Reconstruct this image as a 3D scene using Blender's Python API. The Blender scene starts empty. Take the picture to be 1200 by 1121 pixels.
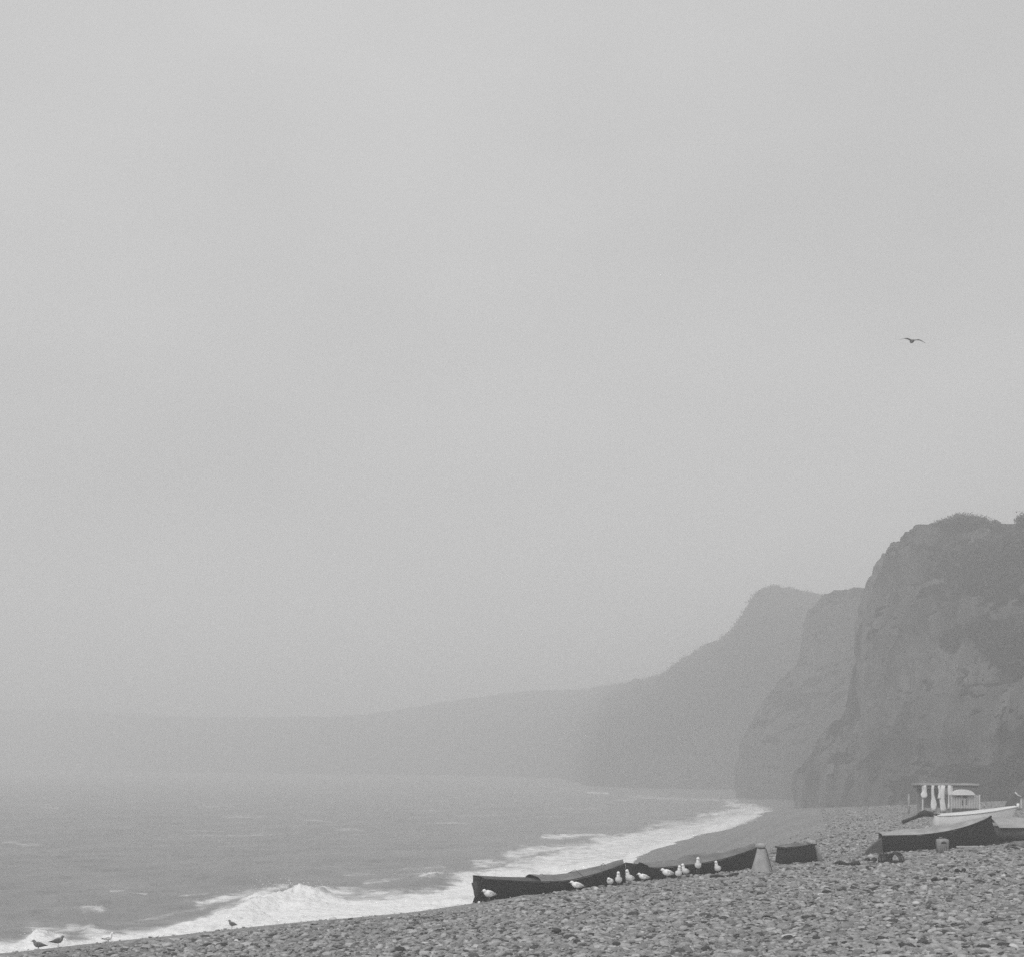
import bpy, bmesh, math, random
import numpy as np
from mathutils import Vector, Matrix

random.seed(7)
RNG = np.random.default_rng(11)
scene = bpy.context.scene
COL = scene.collection

# ------------------------------------------------------------------ view set-up
F, CX, HY, CAMZ = 1500.0, 600.0, 887.0, 12.0       # focal length in photo pixels, centre, horizon row, eye height

def P(px, py, Y):
    """world point seen at a photo pixel when it stands Y metres away"""
    return Vector(((px - CX) * Y / F, Y, CAMZ - (py - HY) * Y / F))

cam = bpy.data.objects.new('camera', bpy.data.cameras.new('camera'))
COL.objects.link(cam)
cam.location = (0, 0, CAMZ)
cam.rotation_euler = (math.radians(90), 0, 0)
cam.data.sensor_fit = 'HORIZONTAL'
cam.data.sensor_width = 36.0
cam.data.lens = F / 1200.0 * 36.0
cam.data.shift_y = (HY - 560.5) / 1200.0
cam.data.clip_start = 0.1
cam.data.clip_end = 20000
scene.camera = cam

# ------------------------------------------------------------------ numpy noise
def _hash(ix, iy, iz):
    h = (ix.astype(np.int64) * 374761393 + iy.astype(np.int64) * 668265263 + iz.astype(np.int64) * 2147483647 * 3) & 0xffffffff
    h = ((h ^ (h >> 13)) * 1274126177) & 0xffffffff
    h = ((h ^ (h >> 16)) * 2246822519) & 0xffffffff
    return ((h ^ (h >> 15)) & 0xffff) / 65535.0

def vnoise(x, y, z=0.0):
    x, y, z = np.broadcast_arrays(np.asarray(x, float), np.asarray(y, float), np.asarray(z, float))
    ix, iy, iz = np.floor(x), np.floor(y), np.floor(z)
    fx, fy, fz = x - ix, y - iy, z - iz
    fx, fy, fz = [f * f * f * (f * (f * 6 - 15) + 10) for f in (fx, fy, fz)]
    r = 0
    for dx in (0, 1):
        for dy in (0, 1):
            for dz in (0, 1):
                w = (fx if dx else 1 - fx) * (fy if dy else 1 - fy) * (fz if dz else 1 - fz)
                r = r + w * _hash(ix + dx, iy + dy, iz + dz)
    return r * 2 - 1

def fbm(x, y, z=0.0, octv=4, gain=0.5, lac=2.03):
    r, a, n = 0, 1.0, 0
    for k in range(octv):
        r = r + a * vnoise(np.asarray(x) + 17.3 * k, np.asarray(y) - 9.1 * k, np.asarray(z) + 3.7 * k)
        n += a
        a *= gain
        x, y, z = np.asarray(x) * lac, np.asarray(y) * lac, np.asarray(z) * lac
    return r / n

def sstep(a, b, x):
    t = np.clip((np.asarray(x, float) - a) / (b - a), 0, 1)
    return t * t * (3 - 2 * t)

# ------------------------------------------------------------------ materials
def _nodes(name):
    m = bpy.data.materials.new(name)
    m.use_nodes = True
    nt = m.node_tree
    b = nt.nodes['Principled BSDF']
    return m, nt, b

def mat(name, lo, hi=None, scale=3.0, rough=0.8, bump=0.0, bscale=None, stretch=None, coord='Object', spec=0.3, detail=5.0):
    """grey paint / cloth / stone whose tone wanders between lo and hi"""
    m, nt, b = _nodes(name)
    hi = lo if hi is None else hi
    b.inputs['Roughness'].default_value = rough
    b.inputs['Specular IOR Level'].default_value = spec
    tc = nt.nodes.new('ShaderNodeTexCoord')
    mp = nt.nodes.new('ShaderNodeMapping')
    nt.links.new(tc.outputs[coord], mp.inputs['Vector'])
    if stretch:
        mp.inputs['Scale'].default_value = stretch
    n = nt.nodes.new('ShaderNodeTexNoise')
    n.inputs['Scale'].default_value = scale
    n.inputs['Detail'].default_value = detail
    nt.links.new(mp.outputs[0], n.inputs['Vector'])
    r = nt.nodes.new('ShaderNodeValToRGB')
    r.color_ramp.elements[0].position = 0.32
    r.color_ramp.elements[1].position = 0.68
    r.color_ramp.elements[0].color = (lo, lo, lo, 1)
    r.color_ramp.elements[1].color = (hi, hi, hi, 1)
    nt.links.new(n.outputs['Fac'], r.inputs['Fac'])
    nt.links.new(r.outputs['Color'], b.inputs['Base Color'])
    if bump:
        n2 = nt.nodes.new('ShaderNodeTexNoise')
        n2.inputs['Scale'].default_value = bscale or scale * 4
        n2.inputs['Detail'].default_value = 6
        nt.links.new(mp.outputs[0], n2.inputs['Vector'])
        bp = nt.nodes.new('ShaderNodeBump')
        bp.inputs['Strength'].default_value = bump
        bp.inputs['Distance'].default_value = 0.05
        nt.links.new(n2.outputs['Fac'], bp.inputs['Height'])
        nt.links.new(bp.outputs[0], b.inputs['Normal'])
    return m

M = {}
M['hull'] = mat('dark_tarred_wood', 0.006, 0.018, 2.0, 0.75, 0.3, 30, (1, 1, 6), spec=0.15)
M['hull_mid'] = mat('weathered_dark_paint', 0.05, 0.085, 2.5, 0.7, 0.3, 20)
M['keel'] = mat('black_keel_wood', 0.010, 0.018, 4, 0.8)
M['tarp'] = mat('grey_tarpaulin', 0.11, 0.21, 1.4, 0.55, 0.25, 5)
M['tarp_pale'] = mat('pale_tarpaulin', 0.26, 0.42, 1.3, 0.5, 0.25, 5)
M['white'] = mat('white_gelcoat', 0.72, 0.80, 2.0, 0.35)
M['grey_paint'] = mat('grey_paint', 0.09, 0.14, 3.0, 0.6)
M['canvas'] = mat('pale_canvas', 0.30, 0.41, 3.0, 0.9, 0.3, 8)
M['rope'] = mat('dark_rope', 0.02, 0.05, 8.0, 0.9, 0.3, 60)
M['timber'] = mat('dark_wet_timber', 0.012, 0.035, 5.0, 0.7, 0.3, 40)
M['plank'] = mat('pale_plank', 0.36, 0.46, 4.0, 0.8, 0.2, 30)
M['plastic'] = mat('grey_plastic', 0.24, 0.30, 4.0, 0.5)
M['dark'] = mat('dark_ink', 0.03, 0.03, 4.0, 0.8)
M['hutwhite'] = mat('white_boarding', 0.50, 0.62, 1.6, 0.6)
M['hutgrey'] = mat('pale_grey_boarding', 0.28, 0.36, 1.6, 0.7)
M['hutdark'] = mat('dark_interior', 0.05, 0.08, 1.6, 0.9)
M['hutroof'] = mat('felt_roof', 0.09, 0.13, 2.0, 0.9)
M['cloth'] = mat('white_cloth', 0.62, 0.75, 2.5, 0.9)
M['gull_white'] = mat('white_feathers', 0.88, 0.92, 14.0, 0.8)
M['gull_grey'] = mat('grey_wing_feathers', 0.50, 0.62, 14.0, 0.8)
M['gull_brown'] = mat('mottled_brown_feathers', 0.10, 0.24, 26.0, 0.85)
M['gull_brownwing'] = mat('dark_brown_wing', 0.07, 0.14, 22.0, 0.85)
M['gull_flight'] = mat('grey_flight_feathers', 0.20, 0.28, 22.0, 0.85)
M['gull_black'] = mat('black_wing_tip', 0.02, 0.03, 14.0, 0.7)
M['gull_leg'] = mat('bird_leg', 0.22, 0.26, 14.0, 0.7)
M['gull_bill'] = mat('bird_bill', 0.35, 0.40, 14.0, 0.5)
M['leaf'] = mat('dark_leaf', 0.035, 0.075, 0.7, 0.8)
M['bark'] = mat('bark', 0.05, 0.09, 3.0, 0.9, 0.4)
M['scrub'] = mat('scrub_leaf', 0.03, 0.06, 0.25, 0.85)

# ------------------------------------------------------------------ mesh helpers
def obj(name, bm, material, parent=None, smooth=False):
    me = bpy.data.meshes.new(name)
    bm.normal_update()
    bm.to_mesh(me)
    bm.free()
    if smooth:
        for p in me.polygons:
            p.use_smooth = True
    if material is not None:
        me.materials.append(material)
    o = bpy.data.objects.new(name, me)
    COL.objects.link(o)
    if parent is not None:
        o.parent = parent
    return o

def raw_mesh(name, verts, quads, material, smooth=True, attr=None, parent=None):
    verts = np.asarray(verts, np.float32)
    quads = np.asarray(quads, np.int32)
    me = bpy.data.meshes.new(name)
    n, k = quads.shape
    me.vertices.add(len(verts))
    me.vertices.foreach_set('co', verts.ravel())
    me.loops.add(n * k)
    me.loops.foreach_set('vertex_index', quads.ravel())
    me.polygons.add(n)
    me.polygons.foreach_set('loop_start', np.arange(0, n * k, k, dtype=np.int32))
    me.polygons.foreach_set('use_smooth', np.full(n, smooth))
    me.update(calc_edges=True)
    for an, av in (attr or {}).items():
        a = me.attributes.new(an, 'FLOAT', 'POINT')
        a.data.foreach_set('value', np.asarray(av, np.float32).ravel())
    me.materials.append(material)
    o = bpy.data.objects.new(name, me)
    COL.objects.link(o)
    if parent is not None:
        o.parent = parent
    return o

def grid_quads(nr, nc):
    i = np.arange(nr * nc).reshape(nr, nc)
    return np.stack([i[:-1, :-1], i[:-1, 1:], i[1:, 1:], i[1:, :-1]], -1).reshape(-1, 4)

def box(bm, c, s, rz=0.0, ry=0.0, rx=0.0):
    m = Matrix.Translation(Vector(c)) @ Matrix.Rotation(rz, 4, 'Z') @ Matrix.Rotation(ry, 4, 'Y') @ Matrix.Rotation(rx, 4, 'X') @ Matrix.Diagonal((s[0], s[1], s[2], 1))
    bmesh.ops.create_cube(bm, size=1.0, matrix=m)

def tube(bm, pts, radii, seg=10, flat=1.0, cap=True, side=None):
    """tapered tube along a polyline; flat squashes it in the direction 'side' crosses"""
    pts = [Vector(p) for p in pts]
    if not hasattr(radii, '__len__'):
        radii = [radii] * len(pts)
    rings = []
    for i, p in enumerate(pts):
        t = (pts[min(i + 1, len(pts) - 1)] - pts[max(i - 1, 0)]).normalized()
        ref = Vector(side) if side else (Vector((0, 0, 1)) if abs(t.z) < 0.9 else Vector((0, 1, 0)))
        u = t.cross(ref)
        if u.length < 1e-5:
            u = t.cross(Vector((1, 0, 0)))
        u.normalize()
        v = u.cross(t).normalized()
        r = radii[i]
        ru, rv = (r if hasattr(r, '__len__') else (r, r * flat))
        rings.append([bm.verts.new(p + u * ru * math.cos(a) + v * rv * math.sin(a)) for a in [2 * math.pi * k / seg for k in range(seg)]])
    for a, b in zip(rings, rings[1:]):
        for k in range(seg):
            bm.faces.new((a[k], a[(k + 1) % seg], b[(k + 1) % seg], b[k]))
    if cap:
        bm.faces.new(rings[0][::-1])
        bm.faces.new(rings[-1])

def thing(name, label, cat, loc=(0, 0, 0), rz=0.0, group=None):
    o = bpy.data.objects.new(name, None)
    COL.objects.link(o)
    o.location = loc
    o.rotation_euler = (0, 0, rz)
    o.empty_display_size = 0.2
    tag(o, label, cat, group)
    return o

def tag(o, label, cat, group=None):
    o['label'] = label
    o['category'] = cat
    if group:
        o['group'] = group
    return o

def dup(root, loc, rz, label, group=None, s=1.0):
    def cp(o, parent):
        c = o.copy()
        COL.objects.link(c)
        if parent is not None:
            c.parent = parent
        for ch in list(o.children):
            cp(ch, c)
        return c
    r = cp(root, None)
    r.location = loc
    r.rotation_euler = (0, 0, rz)
    r.scale = (s, s, s)
    r['label'] = label
    if group:
        r['group'] = group
    return r

# ------------------------------------------------------------------ beach height field
WL = np.array([(-140, -30), (-75, 12), (-45, 38), (-27.5, 55), (-21, 60.5), (-12.6, 66.5), (-4.5, 76), (1, 88), (7, 115), (14.2, 152.5), (25.2, 189), (37, 222), (54, 280), (68, 310), (78, 339), (90, 390)], float)

def shore_dist(x, y):
    """distance from the water line, positive on the land side"""
    x, y = np.asarray(x, float), np.asarray(y, float)
    best = np.full(x.shape, 1e9)
    sgn = np.ones(x.shape)
    for a, b in zip(WL[:-1], WL[1:]):
        d = b - a
        L2 = d @ d
        t = np.clip(((x - a[0]) * d[0] + (y - a[1]) * d[1]) / L2, 0, 1)
        ex, ey = x - a[0] - t * d[0], y - a[1] - t * d[1]
        q = ex * ex + ey * ey
        cr = d[0] * ey - d[1] * ex
        w = q < best - 1e-9
        best = np.where(w, q, best)
        sgn = np.where(w, np.where(cr < 0, 1.0, -1.0), sgn)
    return np.sqrt(best) * sgn

PD = [-60, -10, 0, 17.3, 18.7, 23, 29, 37, 49, 69, 130, 400]
PZ = [-15, -3.2, 0, 5.95, 6.22, 6.36, 6.58, 6.90, 7.45, 8.3, 9.5, 12.0]

def beach_z(x, y):
    x, y = np.asarray(x, float), np.asarray(y, float)
    d = shore_dist(x, y)
    z = (np.interp(d - 0.35, PD, PZ) + np.interp(d, PD, PZ) + np.interp(d + 0.35, PD, PZ)) / 3
    z = z + sstep(8, 20, d) * (0.056 * np.clip(x, -4, 23) + 0.012 * np.clip(x + 4, -20, 0)) * (1 - 0.8 * sstep(110, 200, y))
    f = 1 - 0.66 * sstep(104, 225, y)
    z = np.where(z > 0, z * f, z)
    far = sstep(70, 100, y)
    z = z + sstep(15, 20, d) * (1 - far) * (0.05 * fbm(x * 0.35, y * 0.35, 1.0, 3) + 0.05 * fbm(x * 0.09, y * 0.09, 5.0, 2))
    # shingle banked up against the hulls
    for ax, ay, ex_, ey_ in ((-0.6, 51.1, 5.2, 53.15), (5.4, 54.35, 10.9, 55.55), (17.4, 58.75, 22.2, 57.75)):
        dx, dy = ex_ - ax, ey_ - ay
        t = np.clip(((x - ax) * dx + (y - ay) * dy) / (dx * dx + dy * dy), 0, 1)
        q = np.hypot(x - ax - t * dx, y - ay - t * dy)
        z = z + (0.10 + 0.05 * np.sin(x * 3.1) * np.sin(x * 1.3 + 1)) * np.exp(-(q / 0.34) ** 2)
    z = z + sstep(2, 6, d) * far * 0.05 * fbm(x * 0.12, y * 0.12, 2.0, 3)
    return z

def hit(px, py):
    """first point of the beach seen at a photo pixel"""
    Y = np.arange(18, 340, 0.05)
    X = (px - CX) * Y / F
    zr = CAMZ - (py - HY) * Y / F
    zb = beach_z(X, Y)
    k = np.nonzero(zb >= zr)[0]
    i = k[0] if len(k) else int(np.argmin(zr - zb))
    return Vector((X[i], Y[i], zb[i]))

def bz(x, y):
    return float(beach_z(np.array([x]), np.array([y]))[0])

def shingle_material():
    m, nt, b = _nodes('shingle')
    b.inputs['Roughness'].default_value = 0.9
    b.inputs['Specular IOR Level'].default_value = 0.25
    g = nt.nodes.new('ShaderNodeNewGeometry')
    v = nt.nodes.new('ShaderNodeTexVoronoi')
    v.inputs['Scale'].default_value = 8.0
    nt.links.new(g.outputs['Position'], v.inputs['Vector'])
    n = nt.nodes.new('ShaderNodeTexNoise')
    n.inputs['Scale'].default_value = 0.16
    n.inputs['Detail'].default_value = 10
    n.inputs['Roughness'].default_value = 0.7
    nt.links.new(g.outputs['Position'], n.inputs['Vector'])
    r = nt.nodes.new('ShaderNodeValToRGB')
    r.color_ramp.elements[0].position = 0.25
    r.color_ramp.elements[1].position = 0.75
    r.color_ramp.elements[0].color = (0.23, 0.23, 0.23, 1)
    r.color_ramp.elements[1].color = (0.32, 0.32, 0.32, 1)
    nt.links.new(n.outputs['Fac'], r.inputs['Fac'])
    bw = nt.nodes.new('ShaderNodeRGBToBW')
    nt.links.new(v.outputs['Color'], bw.inputs[0])
    mr = nt.nodes.new('ShaderNodeMapRange')
    mr.inputs['To Min'].default_value = 0.65
    mr.inputs['To Max'].default_value = 1.35
    nt.links.new(bw.outputs[0], mr.inputs['Value'])
    mx = nt.nodes.new('ShaderNodeMix')
    mx.data_type = 'RGBA'
    mx.blend_type = 'MULTIPLY'
    mx.inputs[0].default_value = 1.0
    nt.links.new(r.outputs['Color'], mx.inputs[6])
    nt.links.new(mr.outputs[0], mx.inputs[7])
    # wet shingle beside the water
    at = nt.nodes.new('ShaderNodeAttribute')
    at.attribute_name = 'wet'
    mw = nt.nodes.new('ShaderNodeMix')
    mw.data_type = 'RGBA'
    mw.blend_type = 'MULTIPLY'
    mw.inputs[7].default_value = (0.80, 0.80, 0.80, 1)
    nt.links.new(at.outputs['Fac'], mw.inputs[0])
    nt.links.new(mx.outputs[2], mw.inputs[6])
    nt.links.new(mw.outputs[2], b.inputs['Base Color'])
    bp = nt.nodes.new('ShaderNodeBump')
    bp.inputs['Strength'].default_value = 0.9
    bp.inputs['Distance'].default_value = 0.06
    bp.invert = True
    nt.links.new(v.outputs['Distance'], bp.inputs['Height'])
    nt.links.new(bp.outputs[0], b.inputs['Normal'])
    return m

def build_beach():
    ys = np.concatenate([np.arange(-60, 20, 2.0), np.arange(20, 80, 0.3), np.geomspace(80, 460, 190)])
    xs = np.concatenate([np.linspace(-130, -36, 40), np.arange(-35.5, 40, 0.4), np.geomspace(40, 460, 90)])
    X, Y = np.meshgrid(xs, ys)
    Z = beach_z(X, Y)
    d = shore_dist(X, Y)
    wet = 1 - sstep(6.0, 18.5, d + 1.2 * fbm(X * .15, Y * .15, 3, 3))
    o = raw_mesh('beach', np.stack([X, Y, Z], -1).reshape(-1, 3), grid_quads(len(ys), len(xs)), shingle_material(), True, {'wet': wet})
    o['kind'] = 'structure'
build_beach()

def pebble_material():
    m, nt, b = _nodes('pebble')
    b.inputs['Roughness'].default_value = 0.8
    b.inputs['Specular IOR Level'].default_value = 0.3
    at = nt.nodes.new('ShaderNodeAttribute')
    at.attribute_name = 'tone'
    g = nt.nodes.new('ShaderNodeNewGeometry')
    n = nt.nodes.new('ShaderNodeTexNoise')
    n.inputs['Scale'].default_value = 14.0
    n.inputs['Detail'].default_value = 4
    nt.links.new(g.outputs['Position'], n.inputs['Vector'])
    mr = nt.nodes.new('ShaderNodeMapRange')
    mr.inputs['From Min'].default_value = 0.3
    mr.inputs['From Max'].default_value = 0.7
    mr.inputs['To Min'].default_value = 0.8
    mr.inputs['To Max'].default_value = 1.2
    nt.links.new(n.outputs['Fac'], mr.inputs['Value'])
    mu = nt.nodes.new('ShaderNodeMath')
    mu.operation = 'MULTIPLY'
    nt.links.new(at.outputs['Fac'], mu.inputs[0])
    nt.links.new(mr.outputs[0], mu.inputs[1])
    nt.links.new(mu.outputs[0], b.inputs['Base Color'])
    return m

def build_pebbles(N=235000):
    # more of them where the beach is near
    Y = 26 + 92 * RNG.random(N) ** 1.7
    X = (RNG.random(N) - 0.5) * (Y * 0.92 + 14) + 2
    d = shore_dist(X, Y)
    edge = d + 1.0 * fbm(X * .2, Y * .2, 8.0, 3)
    keep = (edge > 19.8) | ((edge > 18.2) & (RNG.random(N) < 0.25))
    X, Y, d = X[keep], Y[keep], d[keep]
    n = len(X)
    Z = beach_z(X, Y)
    L = np.clip(np.exp(RNG.normal(math.log(0.135), 0.45, n)), 0.04, 0.40)
    L = L * np.interp(Y, [66, 105], [1.0, 0.55])
    L = np.where(d < 20.0, L * 0.5, L)
    W = L * RNG.uniform(0.55, 0.9, n)
    H = L * RNG.uniform(0.11, 0.27, n)
    seg = 7
    a = np.linspace(0, 2 * np.pi, seg, endpoint=False)
    rows = [(0.95, -0.35), (1.0, 0.30), (0.72, 0.80)]
    V = []
    wob = RNG.uniform(0.82, 1.18, (n, seg))
    for r, h in rows:
        x = 0.5 * L[:, None] * r * np.cos(a)[None] * wob
        y = 0.5 * W[:, None] * r * np.sin(a)[None] * wob
        z = np.broadcast_to((H * h)[:, None], x.shape)
        V.append(np.stack([x, y, z], -1))
    V.append(np.stack([np.zeros((n, 1)), np.zeros((n, 1)), H[:, None] * 1.0], -1))
    V = np.concatenate(V, 1)
    rz = RNG.uniform(0, 2 * np.pi, n)
    ta = RNG.normal(0, 0.16, n)
    tb = RNG.normal(0, 0.16, n)
    V[..., 2] += V[..., 0] * ta[:, None] + V[..., 1] * tb[:, None]
    c, s = np.cos(rz)[:, None], np.sin(rz)[:, None]
    vx = V[..., 0] * c - V[..., 1] * s + X[:, None]
    vy = V[..., 0] * s + V[..., 1] * c + Y[:, None]
    vz = V[..., 2] + (Z + RNG.uniform(-0.03, 0.035, n))[:, None]
    V = np.stack([vx, vy, vz], -1)
    fs = []
    for r in range(2):
        for k in range(seg):
            k2 = (k + 1) % seg
            fs.append((r * seg + k, r * seg + k2, (r + 1) * seg + k2, (r + 1) * seg + k))
    for k in range(seg):
        fs.append((2 * seg + k, 2 * seg + (k + 1) % seg, 3 * seg, 3 * seg))
    fs = np.array(fs)
    nv = 3 * seg + 1
    q = (fs[None] + (np.arange(n) * nv)[:, None, None])
    quads = q[:, :2 * seg].reshape(-1, 4)
    tris = q[:, 2 * seg:, :3].reshape(-1, 3)
    tone = np.clip(np.exp(RNG.normal(math.log(0.275), 0.30, n)), 0.05, 0.42)
    tone = np.where(RNG.random(n) < 0.13, tone * 0.22, tone)
    tone = np.where(RNG.random(n) < 0.005, 0.55, tone)
    me = bpy.data.meshes.new('pebbles')
    me.vertices.add(n * nv)
    me.vertices.foreach_set('co', V.astype(np.float32).ravel())
    li = np.concatenate([quads.ravel(), tris.ravel()]).astype(np.int32)
    me.loops.add(len(li))
    me.loops.foreach_set('vertex_index', li)
    me.polygons.add(len(quads) + len(tris))
    st = np.concatenate([np.arange(len(quads)) * 4, len(quads) * 4 + np.arange(len(tris)) * 3]).astype(np.int32)
    me.polygons.foreach_set('loop_start', st)
    me.polygons.foreach_set('use_smooth', np.ones(len(st), bool))
    me.update(calc_edges=True)
    at = me.attributes.new('tone', 'FLOAT', 'POINT')
    at.data.foreach_set('value', np.repeat(tone, nv).astype(np.float32))
    me.materials.append(pebble_material())
    o = bpy.data.objects.new('pebbles', me)
    COL.objects.link(o)
    tag(o, 'grey rounded pebbles covering the near beach', 'pebbles')
    o['kind'] = 'stuff'
build_pebbles()

# ------------------------------------------------------------------ sea and surf
def poly_sd(px, py, poly):
    """signed distance to a polygon (positive inside)"""
    poly = np.asarray(poly, float)
    best = np.full(px.shape, 1e9)
    ins = np.zeros(px.shape, bool)
    for a, b in zip(poly, np.roll(poly, -1, 0)):
        d = b - a
        t = np.clip(((px - a[0]) * d[0] + (py - a[1]) * d[1]) / (d @ d + 1e-9), 0, 1)
        best = np.minimum(best, np.hypot(px - a[0] - t * d[0], py - a[1] - t * d[1]))
        if a[1] != b[1]:
            c = (a[1] > py) != (b[1] > py)
            xi = d[0] * (py - a[1]) / d[1] + a[0]
            ins ^= c & (px < xi)
    return np.where(ins, best, -best)

def sea_material():
    m, nt, b = _nodes('sea_water')
    b.inputs['IOR'].default_value = 1.33
    g = nt.nodes.new('ShaderNodeNewGeometry')
    mp = nt.nodes.new('ShaderNodeMapping')
    mp.inputs['Scale'].default_value = (0.6, 1.0, 1.0)
    mp.inputs['Rotation'].default_value = (0, 0, math.radians(-20))
    nt.links.new(g.outputs['Position'], mp.inputs['Vector'])
    n1 = nt.nodes.new('ShaderNodeTexNoise')
    n1.inputs['Scale'].default_value = 0.42
    n1.inputs['Detail'].default_value = 7
    n1.inputs['Roughness'].default_value = 0.6
    nt.links.new(mp.outputs[0], n1.inputs['Vector'])
    bp = nt.nodes.new('ShaderNodeBump')
    bp.inputs['Strength'].default_value = 1.0
    bp.inputs['Distance'].default_value = 1.4
    nt.links.new(n1.outputs['Fac'], bp.inputs['Height'])
    nt.links.new(bp.outputs[0], b.inputs['Normal'])
    # silty water tone
    n2 = nt.nodes.new('ShaderNodeTexNoise')
    n2.inputs['Scale'].default_value = 0.12
    n2.inputs['Detail'].default_value = 9
    n2.inputs['Roughness'].default_value = 0.7
    nt.links.new(mp.outputs[0], n2.inputs['Vector'])
    r2 = nt.nodes.new('ShaderNodeValToRGB')
    r2.color_ramp.elements[0].position = 0.3
    r2.color_ramp.elements[1].position = 0.7
    r2.color_ramp.elements[0].color = (0.17, 0.17, 0.17, 1)
    r2.color_ramp.elements[1].color = (0.30, 0.30, 0.30, 1)
    nt.links.new(n2.outputs['Fac'], r2.inputs['Fac'])
    # foam: the laid-out foam sheet broken up by fine bubbles
    at = nt.nodes.new('ShaderNodeAttribute')
    at.attribute_name = 'foam'
    n3 = nt.nodes.new('ShaderNodeTexNoise')
    n3.inputs['Scale'].default_value = 0.9
    n3.inputs['Detail'].default_value = 8
    n3.inputs['Roughness'].default_value = 0.65
    nt.links.new(mp.outputs[0], n3.inputs['Vector'])
    ma = nt.nodes.new('ShaderNodeMath')
    ma.operation = 'MULTIPLY_ADD'
    ma.inputs[1].default_value = 1.3
    ma.inputs[2].default_value = -0.65
    nt.links.new(n3.outputs['Fac'], ma.inputs[0])
    ad = nt.nodes.new('ShaderNodeMath')
    ad.operation = 'ADD'
    nt.links.new(at.outputs['Fac'], ad.inputs[0])
    nt.links.new(ma.outputs[0], ad.inputs[1])
    mr = nt.nodes.new('ShaderNodeMapRange')
    mr.interpolation_type = 'SMOOTHSTEP'
    mr.inputs['From Min'].default_value = 0.12
    mr.inputs['From Max'].default_value = 0.95
    nt.links.new(ad.outputs[0], mr.inputs['Value'])
    mx = nt.nodes.new('ShaderNodeMix')
    mx.data_type = 'RGBA'
    nt.links.new(mr.outputs[0], mx.inputs[0])
    nt.links.new(r2.outputs['Color'], mx.inputs[6])
    mx.inputs[7].default_value = (0.95, 0.95, 0.95, 1)
    nt.links.new(mx.outputs[2], b.inputs['Base Color'])
    rr = nt.nodes.new('ShaderNodeMapRange')
    rr.inputs['To Min'].default_value = 0.30
    rr.inputs['To Max'].default_value = 0.95
    nt.links.new(mr.outputs[0], rr.inputs['Value'])
    nt.links.new(rr.outputs[0], b.inputs['Roughness'])
    return m

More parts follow.
